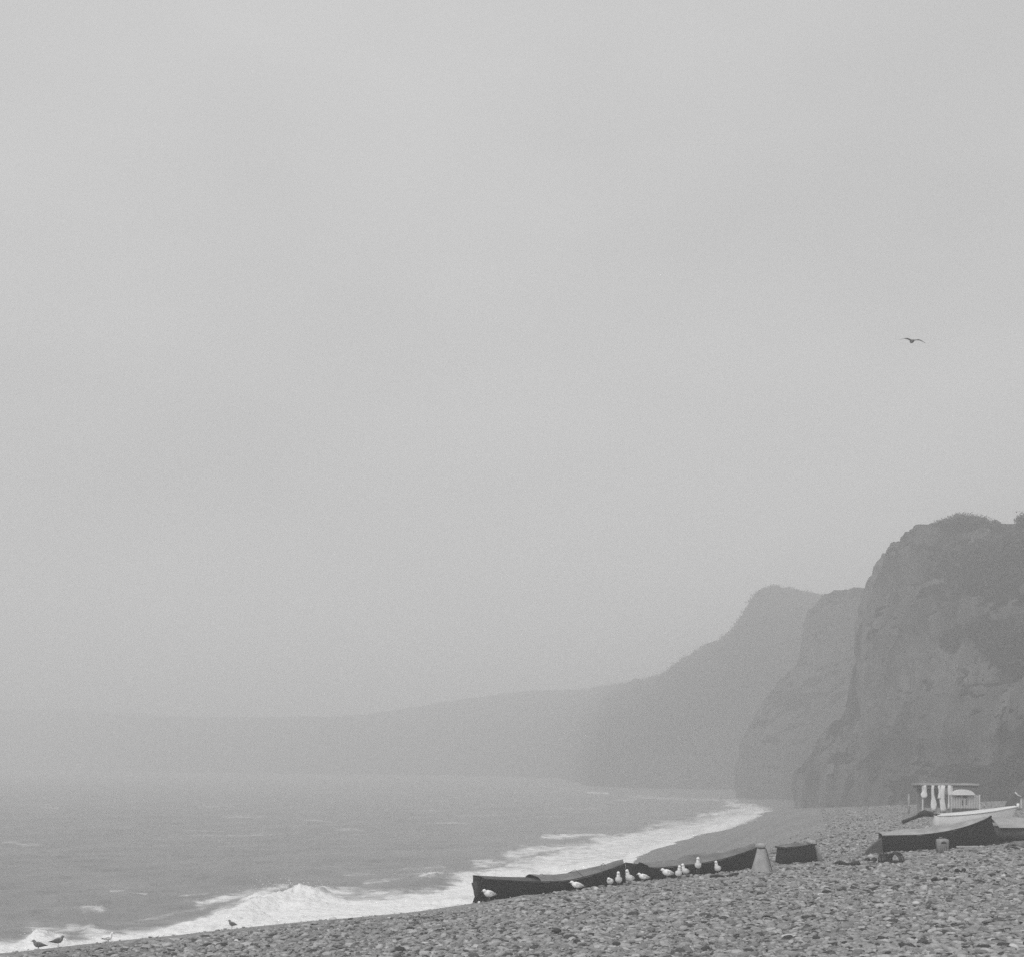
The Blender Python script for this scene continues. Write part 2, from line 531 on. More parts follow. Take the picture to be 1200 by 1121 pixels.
def build_sea():
    pxs = np.concatenate([np.arange(-1500, -60, 20), np.arange(-60, 960, 2.0), np.arange(960, 2400, 20)])
    pys = np.concatenate([np.geomspace(6.5, 12, 16)[:-1], np.arange(12, 60, 1.0), np.arange(60, 260, 0.8), np.arange(260, 420, 6)])
    PX, DY = np.meshgrid(pxs, pys)
    Y = CAMZ * F / DY
    X = (PX - CX) * Y / F
    PY = HY + DY
    # open-water waves
    u = X * 0.94 + Y * 0.34
    v = Y * 0.94 - X * 0.34
    amp = np.interp(Y, [60, 130, 300, 800], [0.28, 0.38, 0.40, 0.0])
    Z = amp * (fbm(u * 0.05, v * 0.16, 0.0, 4) + 0.75 * fbm(u * 0.22, v * 0.42, 4.0, 4))
    Z = Z + 0.10 * np.interp(Y, [60, 250, 400], [1, 1, 0]) * fbm(u * 0.7, v * 0.9, 9.0, 3)
    # foam layout on the surface
    n1 = fbm(X * 0.15, Y * 0.11, 2.0, 4)
    n2 = fbm(X * 0.6, Y * 0.33, 7.0, 4)
    main = [(-60, 1150), (-60, 1103), (20, 1106), (38, 1094), (62, 1094), (80, 1104), (120, 1096), (190, 1089), (240, 1079), (290, 1063),
            (345, 1049), (400, 1053), (450, 1053), (520, 1041), (560, 1028), (620, 1022), (700, 1009), (745, 997), (800, 979), (850, 964),
            (888, 948), (905, 952), (850, 976), (800, 994), (745, 1020), (600, 1070), (560, 1080), (400, 1120), (200, 1150)]
    sd = poly_sd(PX * 0.5, PY, np.array(main) * np.array((0.5, 1)))
    foam = 1.3 * sstep(-9, 9, sd + 3.5 * n1 + 3.0 * n2)
    band = [(540, 1024), (620, 1006), (700, 985), (760, 972), (820, 960), (880, 944), (905, 950), (745, 1025), (560, 1055)]
    sb = poly_sd(PX * 0.5, PY, np.array(band) * np.array((0.5, 1)))
    foam = np.maximum(foam, 0.74 * sstep(-4, 6, sb + 2.5 * n1 + 3.5 * n2))
    streaks = [(232, 1058, 335, 1038, 3.0, .75), (375, 1046, 480, 1050, 3.2, .75), (640, 981, 705, 978, 2.2, .75), (600, 999, 745, 987, 4.5, .8), (560, 1011, 700, 1004, 3, .7), (700, 986, 800, 973, 4.5, .8),
               (760, 969, 850, 956, 4, .6), (820, 956, 885, 947, 3, .8), (215, 1056, 335, 1036, 1.8, .5), (380, 1042, 470, 1047, 2.2, .65),
               (430, 1034, 560, 1022, 2.6, .55), (500, 1028, 580, 1020, 4, .6), (88, 1062, 100, 1060, 2, .5), (100, 1064, 118, 1065, 3, .6), (40, 1084, 90, 1090, 5, .6), (85, 1086, 130, 1100, 6, .75),
               (130, 1045, 170, 1046, 1, .5), (195, 1051, 245, 1046, 1, .5), (50, 946, 68, 946, 1, .5), (690, 928, 712, 929, 1, .8),
               (740, 933, 860, 938, 2.0, .5), (855, 940, 890, 948, 4, .8), (690, 927, 620, 918, 1.0, .35), (150, 1080, 240, 1068, 2, .4),
               (0, 1108, 30, 1104, 5, .6), (180, 985, 230, 985, .8, .3), (640, 1003, 760, 996, 3, .55), (470, 1018, 520, 1014, 1.5, .4)]
    for x0, y0, x1, y1, w, st in streaks:
        dx, dy = (x1 - x0) * 0.5, (y1 - y0)
        t = np.clip(((PX - x0) * 0.5 * dx + (PY - y0) * dy) / (dx * dx + dy * dy + 1e-9), 0, 1)
        dist = np.hypot((PX - x0) * 0.5 - t * dx, PY - y0 - t * dy)
        foam = np.maximum(foam, st * sstep(w * 2.2, -w * 0.5, dist + w * 1.0 * n2 + w * 0.7 * n1))
    # little whitecaps out at sea
    foam = np.maximum(foam, 0.40 * sstep(0.44, 0.62, fbm(u * 0.06, v * 0.10, 12.0, 3)) * sstep(90, 150, Y) * (1 - sstep(375, 600, Y)))
    # breakers: ridges that stand up near the shore
    def ridge(pts, front, back):
        pts = np.array(pts, float)
        y0 = np.interp(PX, pts[:, 0], pts[:, 1] * 1.5, left=-1e3, right=-1e3)
        h = np.interp(PX, pts[:, 0], pts[:, 2] * 1.5, left=0, right=0)
        dd = (Y - y0) / 1.5
        return h * np.where(dd < 0, np.exp(-(dd / front) ** 2), np.exp(-(dd / back) ** 2))
    n4 = fbm(X * 2.1, Y * 0.8, 3.0, 4)
    lump = 1 + 0.40 * n2 + 0.2 * n1 + 0.30 * n4
    r1 = ridge([(150, 62, 0), (210, 64, .12), (250, 66.5, .28), (282, 69, .42), (308, 71, .58), (326, 72, .60), (340, 72.5, .56), (354, 73, .60), (372, 74, .48), (392, 75.5, .22), (408, 76.5, .08), (460, 78, 0)], 5.0, 1.8)
    r2 = ridge([(420, 79, 0), (465, 81, .25), (492, 83, .40), (508, 83.5, .50), (522, 84, .3), (545, 85, .2), (600, 88, .2), (660, 92, .12), (720, 97, 0)], 4.5, 1.6)
    r3 = ridge([(-60, 57, .3), (0, 57, .12), (30, 57.5, .02), (40, 57.5, .28), (52, 57.5, .34), (66, 57.5, .16), (90, 59, .12), (110, 60, .2), (140, 62, .05), (190, 63, 0)], 2.6, 1.2)
    r4 = ridge([(60, 66, 0), (84, 67, .15), (105, 67, .25), (118, 67, .22), (130, 67.5, 0)], 1.5, 1.2)
    Z = Z + (r1 + r2 + r3 + r4) * lump
    Z = Z + np.minimum(foam, 1) * (0.16 * n2 + 0.10 * n4 + 0.06)
    foam = np.maximum(foam, sstep(0.30, 0.9, (r1 + r2 + r3)) * 0.95)
    # swash thins out over the shingle
    d = shore_dist(X, Y)
    Z = Z + 0.15 * sstep(-4, 2, d)
    o = raw_mesh('sea', np.stack([X, Y, Z], -1).reshape(-1, 3), grid_quads(len(pys), len(pxs))[:, ::-1], sea_material(), True, {'foam': foam})
    o['kind'] = 'structure'
build_sea()

def build_spray():
    """flecks of foam thrown off the breakers"""
    bm = bmesh.new()
    for px, py, Y, sx, sz, n in ((338, 1034, 72.5, 22, 5, 170), (300, 1044, 70, 20, 5, 80), (504, 1020, 83.5, 16, 4, 110), (48, 1094, 57.5, 10, 6, 110), (102, 1064, 67, 10, 4, 60), (110, 1090, 60, 18, 5, 70)):
        for _ in range(n):
            p = P(px + random.gauss(0, sx), py + random.gauss(0, sz) * 0.7 + 2, (Y + random.gauss(0, 0.7)) * 1.5)
            r = random.uniform(0.008, 0.036)
            bmesh.ops.create_icosphere(bm, subdivisions=1, radius=r, matrix=Matrix.Translation(p) @ Matrix.Diagonal((1.6, 1, 0.8, 1)))
    o = obj('sea_spray', bm, mat('foam_fleck', 0.8, 0.86, 3.0, 0.9), None, True)
    tag(o, 'white flecks of spray above the breaking waves', 'spray')
    o['kind'] = 'stuff'
build_spray()

# ------------------------------------------------------------------ cliffs and the far coast
def catmull(A, n):
    """resample control rows A (k, ...) to n rows"""
    k = len(A)
    t = np.linspace(0, k - 1, n)
    i = np.clip(np.floor(t).astype(int), 0, k - 2)
    f = (t - i).reshape((-1,) + (1,) * (A.ndim - 1))
    p0, p1, p2, p3 = A[np.maximum(i - 1, 0)], A[i], A[i + 1], A[np.minimum(i + 2, k - 1)]
    return 0.5 * (2 * p1 + (p2 - p0) * f + (2 * p0 - 5 * p1 + 4 * p2 - p3) * f ** 2 + (3 * p1 - p0 - 3 * p2 + p3) * f ** 3)

def cliff_material(name, rock=(0.03, 0.17), veg=(0.007, 0.022), vscale=0.05, cover=0.5):
    m, nt, b = _nodes(name)
    b.inputs['Roughness'].default_value = 0.95
    b.inputs['Specular IOR Level'].default_value = 0.1
    g = nt.nodes.new('ShaderNodeNewGeometry')
    mp = nt.nodes.new('ShaderNodeMapping')
    mp.inputs['Scale'].default_value = (1, 1, 0.55)
    nt.links.new(g.outputs['Position'], mp.inputs['Vector'])
    def noise(s, d, v):
        n = nt.nodes.new('ShaderNodeTexNoise')
        n.inputs['Scale'].default_value = s
        n.inputs['Detail'].default_value = d
        n.inputs['Roughness'].default_value = 0.6
        nt.links.new(v, n.inputs['Vector'])
        return n
    def ramp(src, p0, p1, c0, c1):
        r = nt.nodes.new('ShaderNodeValToRGB')
        r.color_ramp.elements[0].position = p0
        r.color_ramp.elements[1].position = p1
        r.color_ramp.elements[0].color = (c0, c0, c0, 1)
        r.color_ramp.elements[1].color = (c1, c1, c1, 1)
        nt.links.new(src, r.inputs['Fac'])
        return r
    rockc = ramp(noise(0.10, 9, mp.outputs[0]).outputs['Fac'], 0.32, 0.68, *rock)
    vegc = ramp(noise(0.33, 6, g.outputs['Position']).outputs['Fac'], 0.3, 0.7, *veg)
    at = nt.nodes.new('ShaderNodeAttribute')
    at.attribute_name = 'veg'
    nv = noise(0.22, 8, mp.outputs[0])
    ma = nt.nodes.new('ShaderNodeMath')
    ma.operation = 'MULTIPLY_ADD'
    ma.inputs[1].default_value = 1.1
    ma.inputs[2].default_value = -0.55
    nt.links.new(nv.outputs['Fac'], ma.inputs[0])
    ad = nt.nodes.new('ShaderNodeMath')
    ad.operation = 'ADD'
    nt.links.new(at.outputs['Fac'], ad.inputs[0])
    nt.links.new(ma.outputs[0], ad.inputs[1])
    rr = ramp(ad.outputs[0], 0.44, 0.56, 0.0, 1.0)
    mx = nt.nodes.new('ShaderNodeMix')
    mx.data_type = 'RGBA'
    nt.links.new(rr.outputs['Color'], mx.inputs[0])
    nt.links.new(rockc.outputs['Color'], mx.inputs[6])
    nt.links.new(vegc.outputs['Color'], mx.inputs[7])
    nt.links.new(mx.outputs[2], b.inputs['Base Color'])
    bp = nt.nodes.new('ShaderNodeBump')
    bp.inputs['Strength'].default_value = 1.0
    bp.inputs['Distance'].default_value = 2.5
    nt.links.new(noise(0.45, 9, mp.outputs[0]).outputs['Fac'], bp.inputs['Height'])
    nt.links.new(bp.outputs[0], b.inputs['Normal'])
    return m

def loft_land(name, cols, nr, nc, mt, rough_amp, noise_s, inland, vegf):
    """cols: for each plan station the cliff from foot to top as world points; then a plateau running inland"""
    A = np.array([[tuple(p) for p in c] for c in cols], float)         # (stations, levels, 3)
    A = catmull(A, nc)                                                 # stations
    A = catmull(np.swapaxes(A, 0, 1), nr)                              # levels first
    foot = A[:1].copy()
    foot[..., 2] -= 4.0
    X, Y, Z = A[..., 0], A[..., 1], A[..., 2]
    du = np.gradient(A, axis=1)
    dv = np.gradient(A, axis=0)
    N = np.cross(du, dv)
    N /= np.linalg.norm(N, axis=-1, keepdims=True) + 1e-9
    n1 = fbm(X * noise_s, Y * noise_s, Z * noise_s * 0.6, 5, 0.55)
    n2 = fbm(X * noise_s * 0.3, Y * noise_s * 0.3, Z * noise_s * 0.12, 3)
    fade = np.linspace(0, 1, nr)[:, None]
    fade = np.minimum(1, fade * 8)
    # ledges: soft and hard beds weather back by different amounts, cut by gullies
    zb = Z + 3.0 * fbm(X * .035, Y * .035, 4.0, 3)
    bed = fbm(zb * 0.0 + 3.0, zb * 0.25, 1.0, 3)
    gul = -np.abs(fbm(X * noise_s * 1.1, Y * noise_s * 1.1, Z * noise_s * 0.22, 4))
    A = A + N * ((n1 + 0.9 * n2 + 0.45 * bed + 1.5 * gul + 0.4) * rough_amp * fade)[..., None]
    back = []
    for k, (dx, dy, dz) in enumerate(inland):
        r = A[-1:].copy()
        r[..., 0] += dx
        r[..., 1] += dy
        r[..., 2] += dz + 0.6 * fbm(r[..., 0] * .06, r[..., 1] * .06, 1.0 + k, 3)
        back.append(r)
    G = np.concatenate([foot, A] + back, 0)
    R, C = G.shape[:2]
    du = np.gradient(G, axis=1)
    dv = np.gradient(G, axis=0)
    NN = np.cross(du, dv)
    NN /= np.linalg.norm(NN, axis=-1, keepdims=True) + 1e-9
    up = np.abs(NN[..., 2])
    veg = vegf(G, up)
    o = raw_mesh(name, G.reshape(-1, 3), grid_quads(R, C), mt, True, {'veg': veg})
    o['kind'] = 'structure'
    return o, G, veg

def col(*pts, k=0.88, dx=0):  # points traced from image pixels; k scales them about the camera
    return [P(px + dx * min(1, max(0, (900 - py) / 60)), py, Y * k * 1.5) for px, py, Y in pts]

NEAR = [
    col((1300, 930, 300), (1300, 900, 298), (1300, 850, 296), (1300, 820, 294), (1300, 780, 290), (1300, 740, 288), (1300, 700, 285), (1300, 690, 284), k=0.94),
    col((1120, 934, 250), (1122, 900, 249), (1125, 850, 248), (1130, 820, 247), (1140, 780, 245), (1150, 740, 243), (1165, 690, 240), (1180, 660, 238), k=0.94),
    col((990, 940, 222), (996, 900, 221), (1006, 850, 220), (1010, 825, 219), (1018, 780, 218), (1024, 740, 217), (1040, 695, 215), (1062, 660, 212), k=0.94, dx=14),
    col((932, 946, 203), (938, 905, 203), (958, 868, 201), (980, 846, 199), (987, 800, 198), (993, 756, 197), (1006, 705, 196), (1027, 654, 196), k=0.94, dx=14),
    col((962, 948, 192), (980, 905, 192), (998, 865, 191), (1008, 830, 190), (1012, 785, 190), (1022, 730, 191), (1038, 680, 192), (1060, 630, 194), dx=8),
    col((1010, 950, 177), (1022, 905, 177), (1036, 860, 177), (1044, 815, 178), (1050, 770, 179), (1062, 715, 181), (1080, 660, 184), (1098, 616, 188)),
    col((1055, 951, 164), (1062, 905, 165), (1068, 865, 166), (1080, 815, 168), (1098, 770, 170), (1110, 715, 172), (1125, 660, 176), (1146, 616, 180)),
    col((1110, 952, 150), (1114, 905, 152), (1125, 860, 153), (1142, 810, 155), (1150, 760, 158), (1165, 700, 162), (1185, 650, 167), (1200, 615, 172)),
    col((1190, 955, 134), (1196, 905, 136), (1205, 855, 138), (1215, 800, 140), (1225, 745, 145), (1240, 690, 150), (1255, 645, 155), (1275, 611, 160)),
    col((1310, 958, 118), (1315, 905, 119), (1322, 855, 121), (1335, 800, 123), (1350, 745, 127), (1365, 690, 131), (1380, 640, 136), (1400, 602, 140)),
    col((1500, 962, 100), (1505, 905, 101), (1515, 850, 103), (1530, 795, 105), (1545, 735, 108), (1560, 680, 112), (1580, 630, 116), (1600, 596, 120)),
    col((2000, 970, 80), (2005, 900, 81), (2015, 840, 83), (2030, 780, 85), (2050, 710, 88), (2070, 650, 92), (2090, 600, 96), (2110, 560, 100)),
]

def blob(G, px, py, rx, ry):
    """soft patch on a cliff face centred where the photo shows it"""
    X = CX + G[..., 0] * F / G[..., 1]
    Y = HY + (CAMZ - G[..., 2]) * F / G[..., 1]
    return np.exp(-((X - px) / rx) ** 2 - ((Y - py) / ry) ** 2)

def veg_near(G, up):
    v = 0.22 + 0.50 * sstep(0.45, 0.75, up)
    for px, py, rx, ry, s in ((1150, 668, 60, 28, .55), (1185, 640, 45, 20, .3), (1110, 752, 14, 16, .55), (1150, 735, 30, 16, .5), (1185, 765, 34, 34, .65), (1165, 690, 30, 14, .3),
                              (1130, 905, 40, 10, .55), (1080, 880, 22, 14, .35), (1180, 925, 50, 22, .6), (1125, 805, 8, 14, .4), (1172, 850, 9, 36, .35),
                              (1065, 925, 18, 22, .4), (985, 790, 60, 170, .22), (1100, 830, 45, 70, -.18), (1165, 830, 22, 30, -.2), (1120, 715, 30, 14, -.15), (1140, 610, 60, 8, .5), (1060, 640, 30, 10, .2), (1200, 880, 30, 40, .4), (950, 920, 30, 30, .15)):
        v = v + s * blob(G, px, py, rx, ry)
    return np.clip(v, 0, 1)

near_cliff, G_near, V_near = loft_land('cliff', NEAR, 240, 640, cliff_material('red_sandstone_cliff'), 2.5, 0.11, ((8, 4, .6), (30, 12, 1.0), (90, 40, 2), (220, 90, 4)), veg_near)

MID = [
    col((1250, 925, 420), (1250, 880, 420), (1250, 840, 420), (1250, 800, 418), (1250, 770, 416), (1250, 740, 414), (1250, 715, 412), (1250, 705, 410), k=1.05),
    col((1000, 928, 320), (1004, 880, 320), (1010, 840, 319), (1015, 800, 318), (1020, 770, 317), (1025, 740, 315), (1030, 715, 314), (1040, 700, 312), k=1.05),
    col((905, 935.5, 262), (910, 892, 262), (925, 850, 262), (945, 808, 263), (955, 770, 264), (962, 742, 265), (970, 720, 266), (985, 700, 268), k=1.05),
    col((864, 938.5, 244), (868, 890, 245), (880, 855, 246), (905, 818, 248), (930, 785, 250), (940, 745, 252), (949, 722, 254), (968, 701, 257), k=1.05),
    col((885, 940, 236), (900, 890, 236), (920, 855, 237), (945, 818, 239), (968, 785, 242), (978, 745, 245), (985, 718, 248), (990, 694, 252), k=1.05),
    col((930, 942, 226), (950, 890, 226), (970, 855, 227), (985, 815, 229), (1005, 775, 232), (1012, 740, 236), (1015, 715, 240), (1018, 691, 246), k=1.05),
    col((1000, 945, 216), (1010, 890, 217), (1025, 855, 218), (1040, 815, 221), (1055, 775, 224), (1060, 740, 230), (1065, 712, 236), (1070, 690, 244), k=1.05),
    col((1150, 945, 214), (1155, 890, 214), (1160, 855, 215), (1165, 815, 217), (1170, 775, 219), (1175, 740, 226), (1180, 712, 233), (1190, 690, 242), k=1.05),
]
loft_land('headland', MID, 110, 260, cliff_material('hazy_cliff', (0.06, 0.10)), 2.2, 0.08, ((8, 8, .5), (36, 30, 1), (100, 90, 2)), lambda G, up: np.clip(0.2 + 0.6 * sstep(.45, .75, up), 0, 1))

def slope(bpx, bY, tpx, tpy, tY):
    """a coast station: sea-level foot, steep lower cliff, gentler wooded slope above"""
    bY, tY = bY * 1.5, tY * 1.5
    b = Vector(((bpx - CX) * bY / F, bY, 0.0))
    tY = tY * (1 + 0.14 * math.exp(-((tpx - 680) / 190.0) ** 2))
    t = P(tpx, tpy, tY)
    out = []
    for h, z in ((0, 0), (.06, .22), (.16, .42), (.30, .58), (.48, .74), (.66, .86), (.85, .96), (1, 1)):
        out.append(b.lerp(t, h).xy.to_3d() + Vector((0, 0, b.z + (t.z - b.z) * z)))
    return out

FAR = [
    slope(1100, 390, 1180, 720, 480), slope(985, 345, 1050, 700, 420),
    slope(905, 330, 962, 699, 385), slope(868, 325, 925, 686, 382), slope(838, 322, 899, 687, 380), slope(815, 322, 887, 714, 382), slope(790, 326, 866, 739, 386),
    slope(765, 332, 838, 752, 394), slope(738, 341, 812, 769, 404), slope(712, 352, 788, 788, 416), slope(690, 364, 752, 798, 432), slope(660, 480, 712, 803, 560), slope(620, 525, 676, 808, 600), slope(575, 555, 640, 808, 630), slope(520, 580, 590, 813, 655), slope(450, 600, 510, 824, 680), slope(370, 625, 430, 836, 705),
    slope(280, 660, 330, 841, 750), slope(190, 700, 210, 841, 790), slope(100, 790, 105, 839, 880), slope(50, 840, 60, 832, 920), slope(0, 880, 0, 831, 960),
    slope(-150, 950, -160, 829, 1040), slope(-500, 1050, -500, 826, 1150), slope(-1100, 1150, -1100, 824, 1250),
]
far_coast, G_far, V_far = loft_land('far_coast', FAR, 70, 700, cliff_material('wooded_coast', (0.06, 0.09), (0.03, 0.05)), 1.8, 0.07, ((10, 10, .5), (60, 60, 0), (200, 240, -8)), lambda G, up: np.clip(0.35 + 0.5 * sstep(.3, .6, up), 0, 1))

# scrub on the near cliff and along the wooded skyline
def build_scrub(name, G, W, n, size, material, lab):
    R, C = W.shape
    p = W.ravel() / W.sum()
    idx = RNG.choice(R * C, n, p=p)
    base = G.reshape(-1, 3)[idx] + RNG.normal(0, 0.2, (n, 3))
    k = 16
    cs = np.repeat(base, k, 0) + RNG.normal(0, 1, (n * k, 3)) * (size * np.array((1, 1, 0.75)))
    m = len(cs)
    a = RNG.normal(0, 1, (m, 3))
    a /= np.linalg.norm(a, axis=1, keepdims=True)
    b = RNG.normal(0, 1, (m, 3))
    b -= (b * a).sum(1, keepdims=True) * a
    b /= np.linalg.norm(b, axis=1, keepdims=True)
    s = size * RNG.uniform(0.3, 0.75, (m, 1))
    V = np.stack([cs - a * s, cs - b * s * .5, cs + a * s, cs + b * s * .5], 1).reshape(-1, 3)
    o = raw_mesh(name, V, np.arange(m * 4).reshape(-1, 4), material, False)
    tag(o, lab, 'scrub')
    o['kind'] = 'stuff'

wn = np.clip(V_near - 0.42, 0, 1) ** 1.3
wn[:3] = 0
wn[-16:-3] *= 0.12
wn[-3:] *= 0.04
wn[:, :300] *= 0.0
wn[:, 300:360] *= 0.3
build_scrub('cliff_scrub', G_near, wn + 1e-9, 3600, 0.40, M['scrub'], 'dark scrub growing on the ledges and top of the near cliff')
wf = np.zeros_like(V_far)
wf[-6:-2, :] = 0.5
wf[40:-6, :] = 0.25
wf *= (G_far[..., 1] < 930)
build_scrub('coast_scrub', G_far, wf + 1e-12, 1700, 0.75, M['scrub'], 'hazy trees and scrub along the far coast skyline')

# ------------------------------------------------------------------ trees on the cliff top
def cliff_top(px):
    rim = G_near[-5][270:]
    k = int(np.argmin(np.abs(CX + rim[:, 0] * F / rim[:, 1] - px)))
    return Vector(rim[k]) + Vector((0.3, 0.3, -0.25))

def tree(name, label, px, w, h, dome, leaves, lean=0.0, trunk_h=1.0):
    b = cliff_top(px)
    t = thing(name, label, 'tree', b)
    bm = bmesh.new()
    tube(bm, [(0, 0, -1.2), (0.03, 0, trunk_h * .5), (lean * .2, 0.1, trunk_h)], [0.20, 0.16, 0.10], 8)
    tr = obj('trunk', bm, M['bark'], t, True)
    for k in range(5):
        bm = bmesh.new()
        a = k * 1.26
        tube(bm, [(lean * .1, 0.05, trunk_h * .6), (w * .2 * math.cos(a), w * .2 * math.sin(a), trunk_h + h * .25), (w * .34 * math.cos(a), w * .34 * math.sin(a), trunk_h + h * .5)], [0.09, 0.06, 0.02], 6)
        obj('branch', bm, M['bark'], tr, True)
    r = np.random.default_rng(int(px))
    nb = 46
    th = r.uniform(0, 2 * np.pi, nb)
    rad = np.sqrt(r.random(nb)) * 0.46 * w
    cx_, cy_ = rad * np.cos(th) + lean * 0.2, rad * np.sin(th) * 0.8
    top = h * np.sqrt(np.clip(1 - (rad / (0.5 * w)) ** 2, 0.05, 1)) ** dome
    cz_ = top * r.uniform(0.35, 1.0, nb) * 0.92
    i = r.integers(0, nb, leaves)
    c = np.stack([cx_[i], cy_[i], cz_[i]], -1) + r.normal(0, 1, (leaves, 3)) * np.array((0.085 * w, 0.085 * w, 0.11 * h))
    a = r.normal(0, 1, (leaves, 3)); a /= np.linalg.norm(a, axis=1, keepdims=True)
    bb = r.normal(0, 1, (leaves, 3)); bb -= (bb * a).sum(1, keepdims=True) * a; bb /= np.linalg.norm(bb, axis=1, keepdims=True)
    s = r.uniform(0.09, 0.22, (leaves, 1))
    V = np.stack([c - a * s, c - bb * s * .55, c + a * s, c + bb * s * .55], 1).reshape(-1, 3)
    raw_mesh('crown', V, np.arange(leaves * 4).reshape(-1, 4), M['leaf'], False, None, t)
    return t

tree('wind_shaped_tree', 'low dome-shaped dark tree on the brow of the near cliff', 1126, 8.8, 2.3, 1.0, 11000, 0.3, 0.3)
tree('bush', 'small low bush just right of the domed tree on the cliff top', 1163, 2.8, 1.5, 1.0, 1500, 0.1, 0.2)
tree('bush', 'taller bush on the cliff top cut by the right edge of the photo', 1201, 3.4, 3.2, 0.7, 2200, 0.0, 0.3)

# ------------------------------------------------------------------ boats
def hull_section(t, L, beam, sheer, keel, fine, flare):
    """half section points (y, z) from gunwale to keel at t in 0 (stern) .. 1 (bow)"""
    full = 1 - max(0.0, (t - 0.45) / 0.55) ** fine
    full *= 0.80 + 0.20 * min(1, t / 0.3)
    hb = max(0.015, beam * 0.5 * full)
    s, k = sheer(t), keel(t)
    out = []
    for a, (fy, fz) in enumerate(((1.0, 1.0), (0.985, 0.80), (0.95, 0.60), (0.87, 0.40), (0.72, 0.22), (0.45, 0.08), (0.12, 0.0))):
        y = hb * (fy * flare + (1 - flare) * fy ** 0.5)
        out.append((max(y, 0.012), k + (s - k) * fz))
    return out

def make_hull(L, beam, sheer, keel, stem, fine=2.3, flare=0.9, n=30):
    """stem(z01) gives how far the bow runs ahead at relative height z01"""
    bm = bmesh.new()
    rows = []
    for i in range(n + 1):
        t = i / n
        sec = hull_section(t, L, beam, sheer, keel, fine, flare)
        pts = sec + [(-y, z) for y, z in sec[::-1]]
        k, s = keel(t), sheer(t)
        row = []
        for y, z in pts:
            z01 = (z - k) / max(1e-6, s - k)
            x = -L / 2 + L * t + stem(z01) * t ** 6 - 0.10 * (z01 - 1) * (1 - t) ** 6 * -1
            row.append(bm.verts.new((x, y, z)))
        rows.append(row)
    for row in rows:                                         # canvas-wrapped planking is never quite fair
        for v in row:
            w = 0.028 * float(fbm(v.co.x * 1.7, v.co.y * 1.7 + L, v.co.z * 2.5, 3))
            v.co.z += w
            v.co.y += 1.2 * w
    m = len(rows[0])
    for a, b in zip(rows, rows[1:]):
        for k in range(m - 1):
            bm.faces.new((a[k], a[k + 1], b[k + 1], b[k]))
    bm.faces.new(rows[0][::-1])
    bm.faces.new(rows[-1])
    return bm

def gunwale_path(L, beam, sheer, keel, stem, side, fine=2.3, flare=0.9, n=24, dz=0.0, dy=0.012):
    pts = []
    for i in range(n + 1):
        t = i / n
        y, z = hull_section(t, L, beam, sheer, keel, fine, flare)[0]
        pts.append((-L / 2 + L * t + stem(1) * t ** 6, side * (y + dy), z + dz))
    return pts

def make_cover(L, beam, sheer, keel, stem, t0, t1, crown, fine=2.3, flare=0.9, n=46, hang=0.10, seed=0, lumps=0.05):
    nu = 14
    V = []
    for i in range(n + 1):
        t = t0 + (t1 - t0) * i / n
        y0, z0 = hull_section(t, L, beam, sheer, keel, fine, flare)[0]
        x = -L / 2 + L * t + stem(1) * t ** 6
        for j in range(-1, nu + 2):
            u = min(1, max(0, j / nu))
            y = (1 - 2 * u) * (y0 + 0.02)
            z = z0 + 0.02 + crown(t) * (1 - (1 - 2 * u) ** 2) ** 0.8
            if j == -1 or j == nu + 1:
                y = (1 if j < 0 else -1) * (y0 + 0.04)
                z = z0 - hang * (0.6 + 0.5 * math.sin(t * 23 + seed) * math.sin(t * 41 + 1 + seed))
            V.append((x, y, z))
    V = np.array(V)
    V = V.reshape(n + 1, nu + 3, 3)
    inner = V[:, 1:-1]
    inner[..., 2] += lumps * (fbm(inner[..., 0] * 1.3, inner[..., 1] * 1.6, seed + .5, 3) + 0.3 * np.sin(inner[..., 0] * 9 + inner[..., 1] * 4 + seed)) * np.sqrt(np.clip(1 - (inner[..., 1] / (beam * .5)) ** 2, 0.05, 1))
    return V.reshape(-1, 3), grid_quads(n + 1, nu + 3)

def keel_bar(L, keel, stem, depth=0.09, n=20):
    bm = bmesh.new()
    pts = [(-L / 2 + L * i / n + stem(0) * (i / n) ** 6, 0, keel(i / n) - depth * .4) for i in range(n + 1)]
    tube(bm, pts, [(0.035, depth * .6)] * len(pts), 8)
    return bm

# first boat: long, dark, stern towards the sea
def place_between(a, b):
    """base point and heading of something whose near foot runs from a to b"""
    d = b - a
    return (a + b) / 2, math.atan2(d.y, d.x), d.length

def seat_boat(t, a, b, beam, sink=0.0):
    c, rz, L = place_between(a, b)
    n = Vector((-math.sin(rz), math.cos(rz), 0))
    c = c + n * (beam * 0.5 - 0.05)
    pitch = math.atan2(b.z - a.z, (b - a).xy.length)
    t.location = c + Vector((0, 0, -sink - 0.06))
    t.rotation_euler = (0, -pitch, rz)
    return (b - a).length

def on_beach(px, Y):
    x = (px - CX) * Y / F
    return Vector((x, Y, bz(x, Y)))
a1, b1 = on_beach(571, 51.6), on_beach(744, 53.8)
L1 = (b1 - a1).length
print('boat one', a1, b1, L1)
t = thing('rowing_boat', 'long dark boat with pale cover, its blunt stern nearest the surf', 'boat', group='dark boats drawn up on the pebble ridge')
sh = lambda t: 0.98 - 0.42 * math.sin(min(1, t / 0.62) * math.pi / 2) + 0.36 * max(0, (t - 0.50) / 0.50) ** 1.3
ke = lambda t: 0.02 + 0.04 * max(0, (t - 0.85) / 0.15) ** 2
st = lambda z: 0.03 * z
obj('hull', make_hull(L1, 1.9, sh, ke, st), M['hull'], t, True)
V, Q = make_cover(L1, 1.9, sh, ke, st, 0.36, 0.985, lambda u: 0.17 + 0.06 * math.sin(u * 7), seed=1, hang=0.03)
raw_mesh('cover', V, Q, M['tarp'], True, None, t)
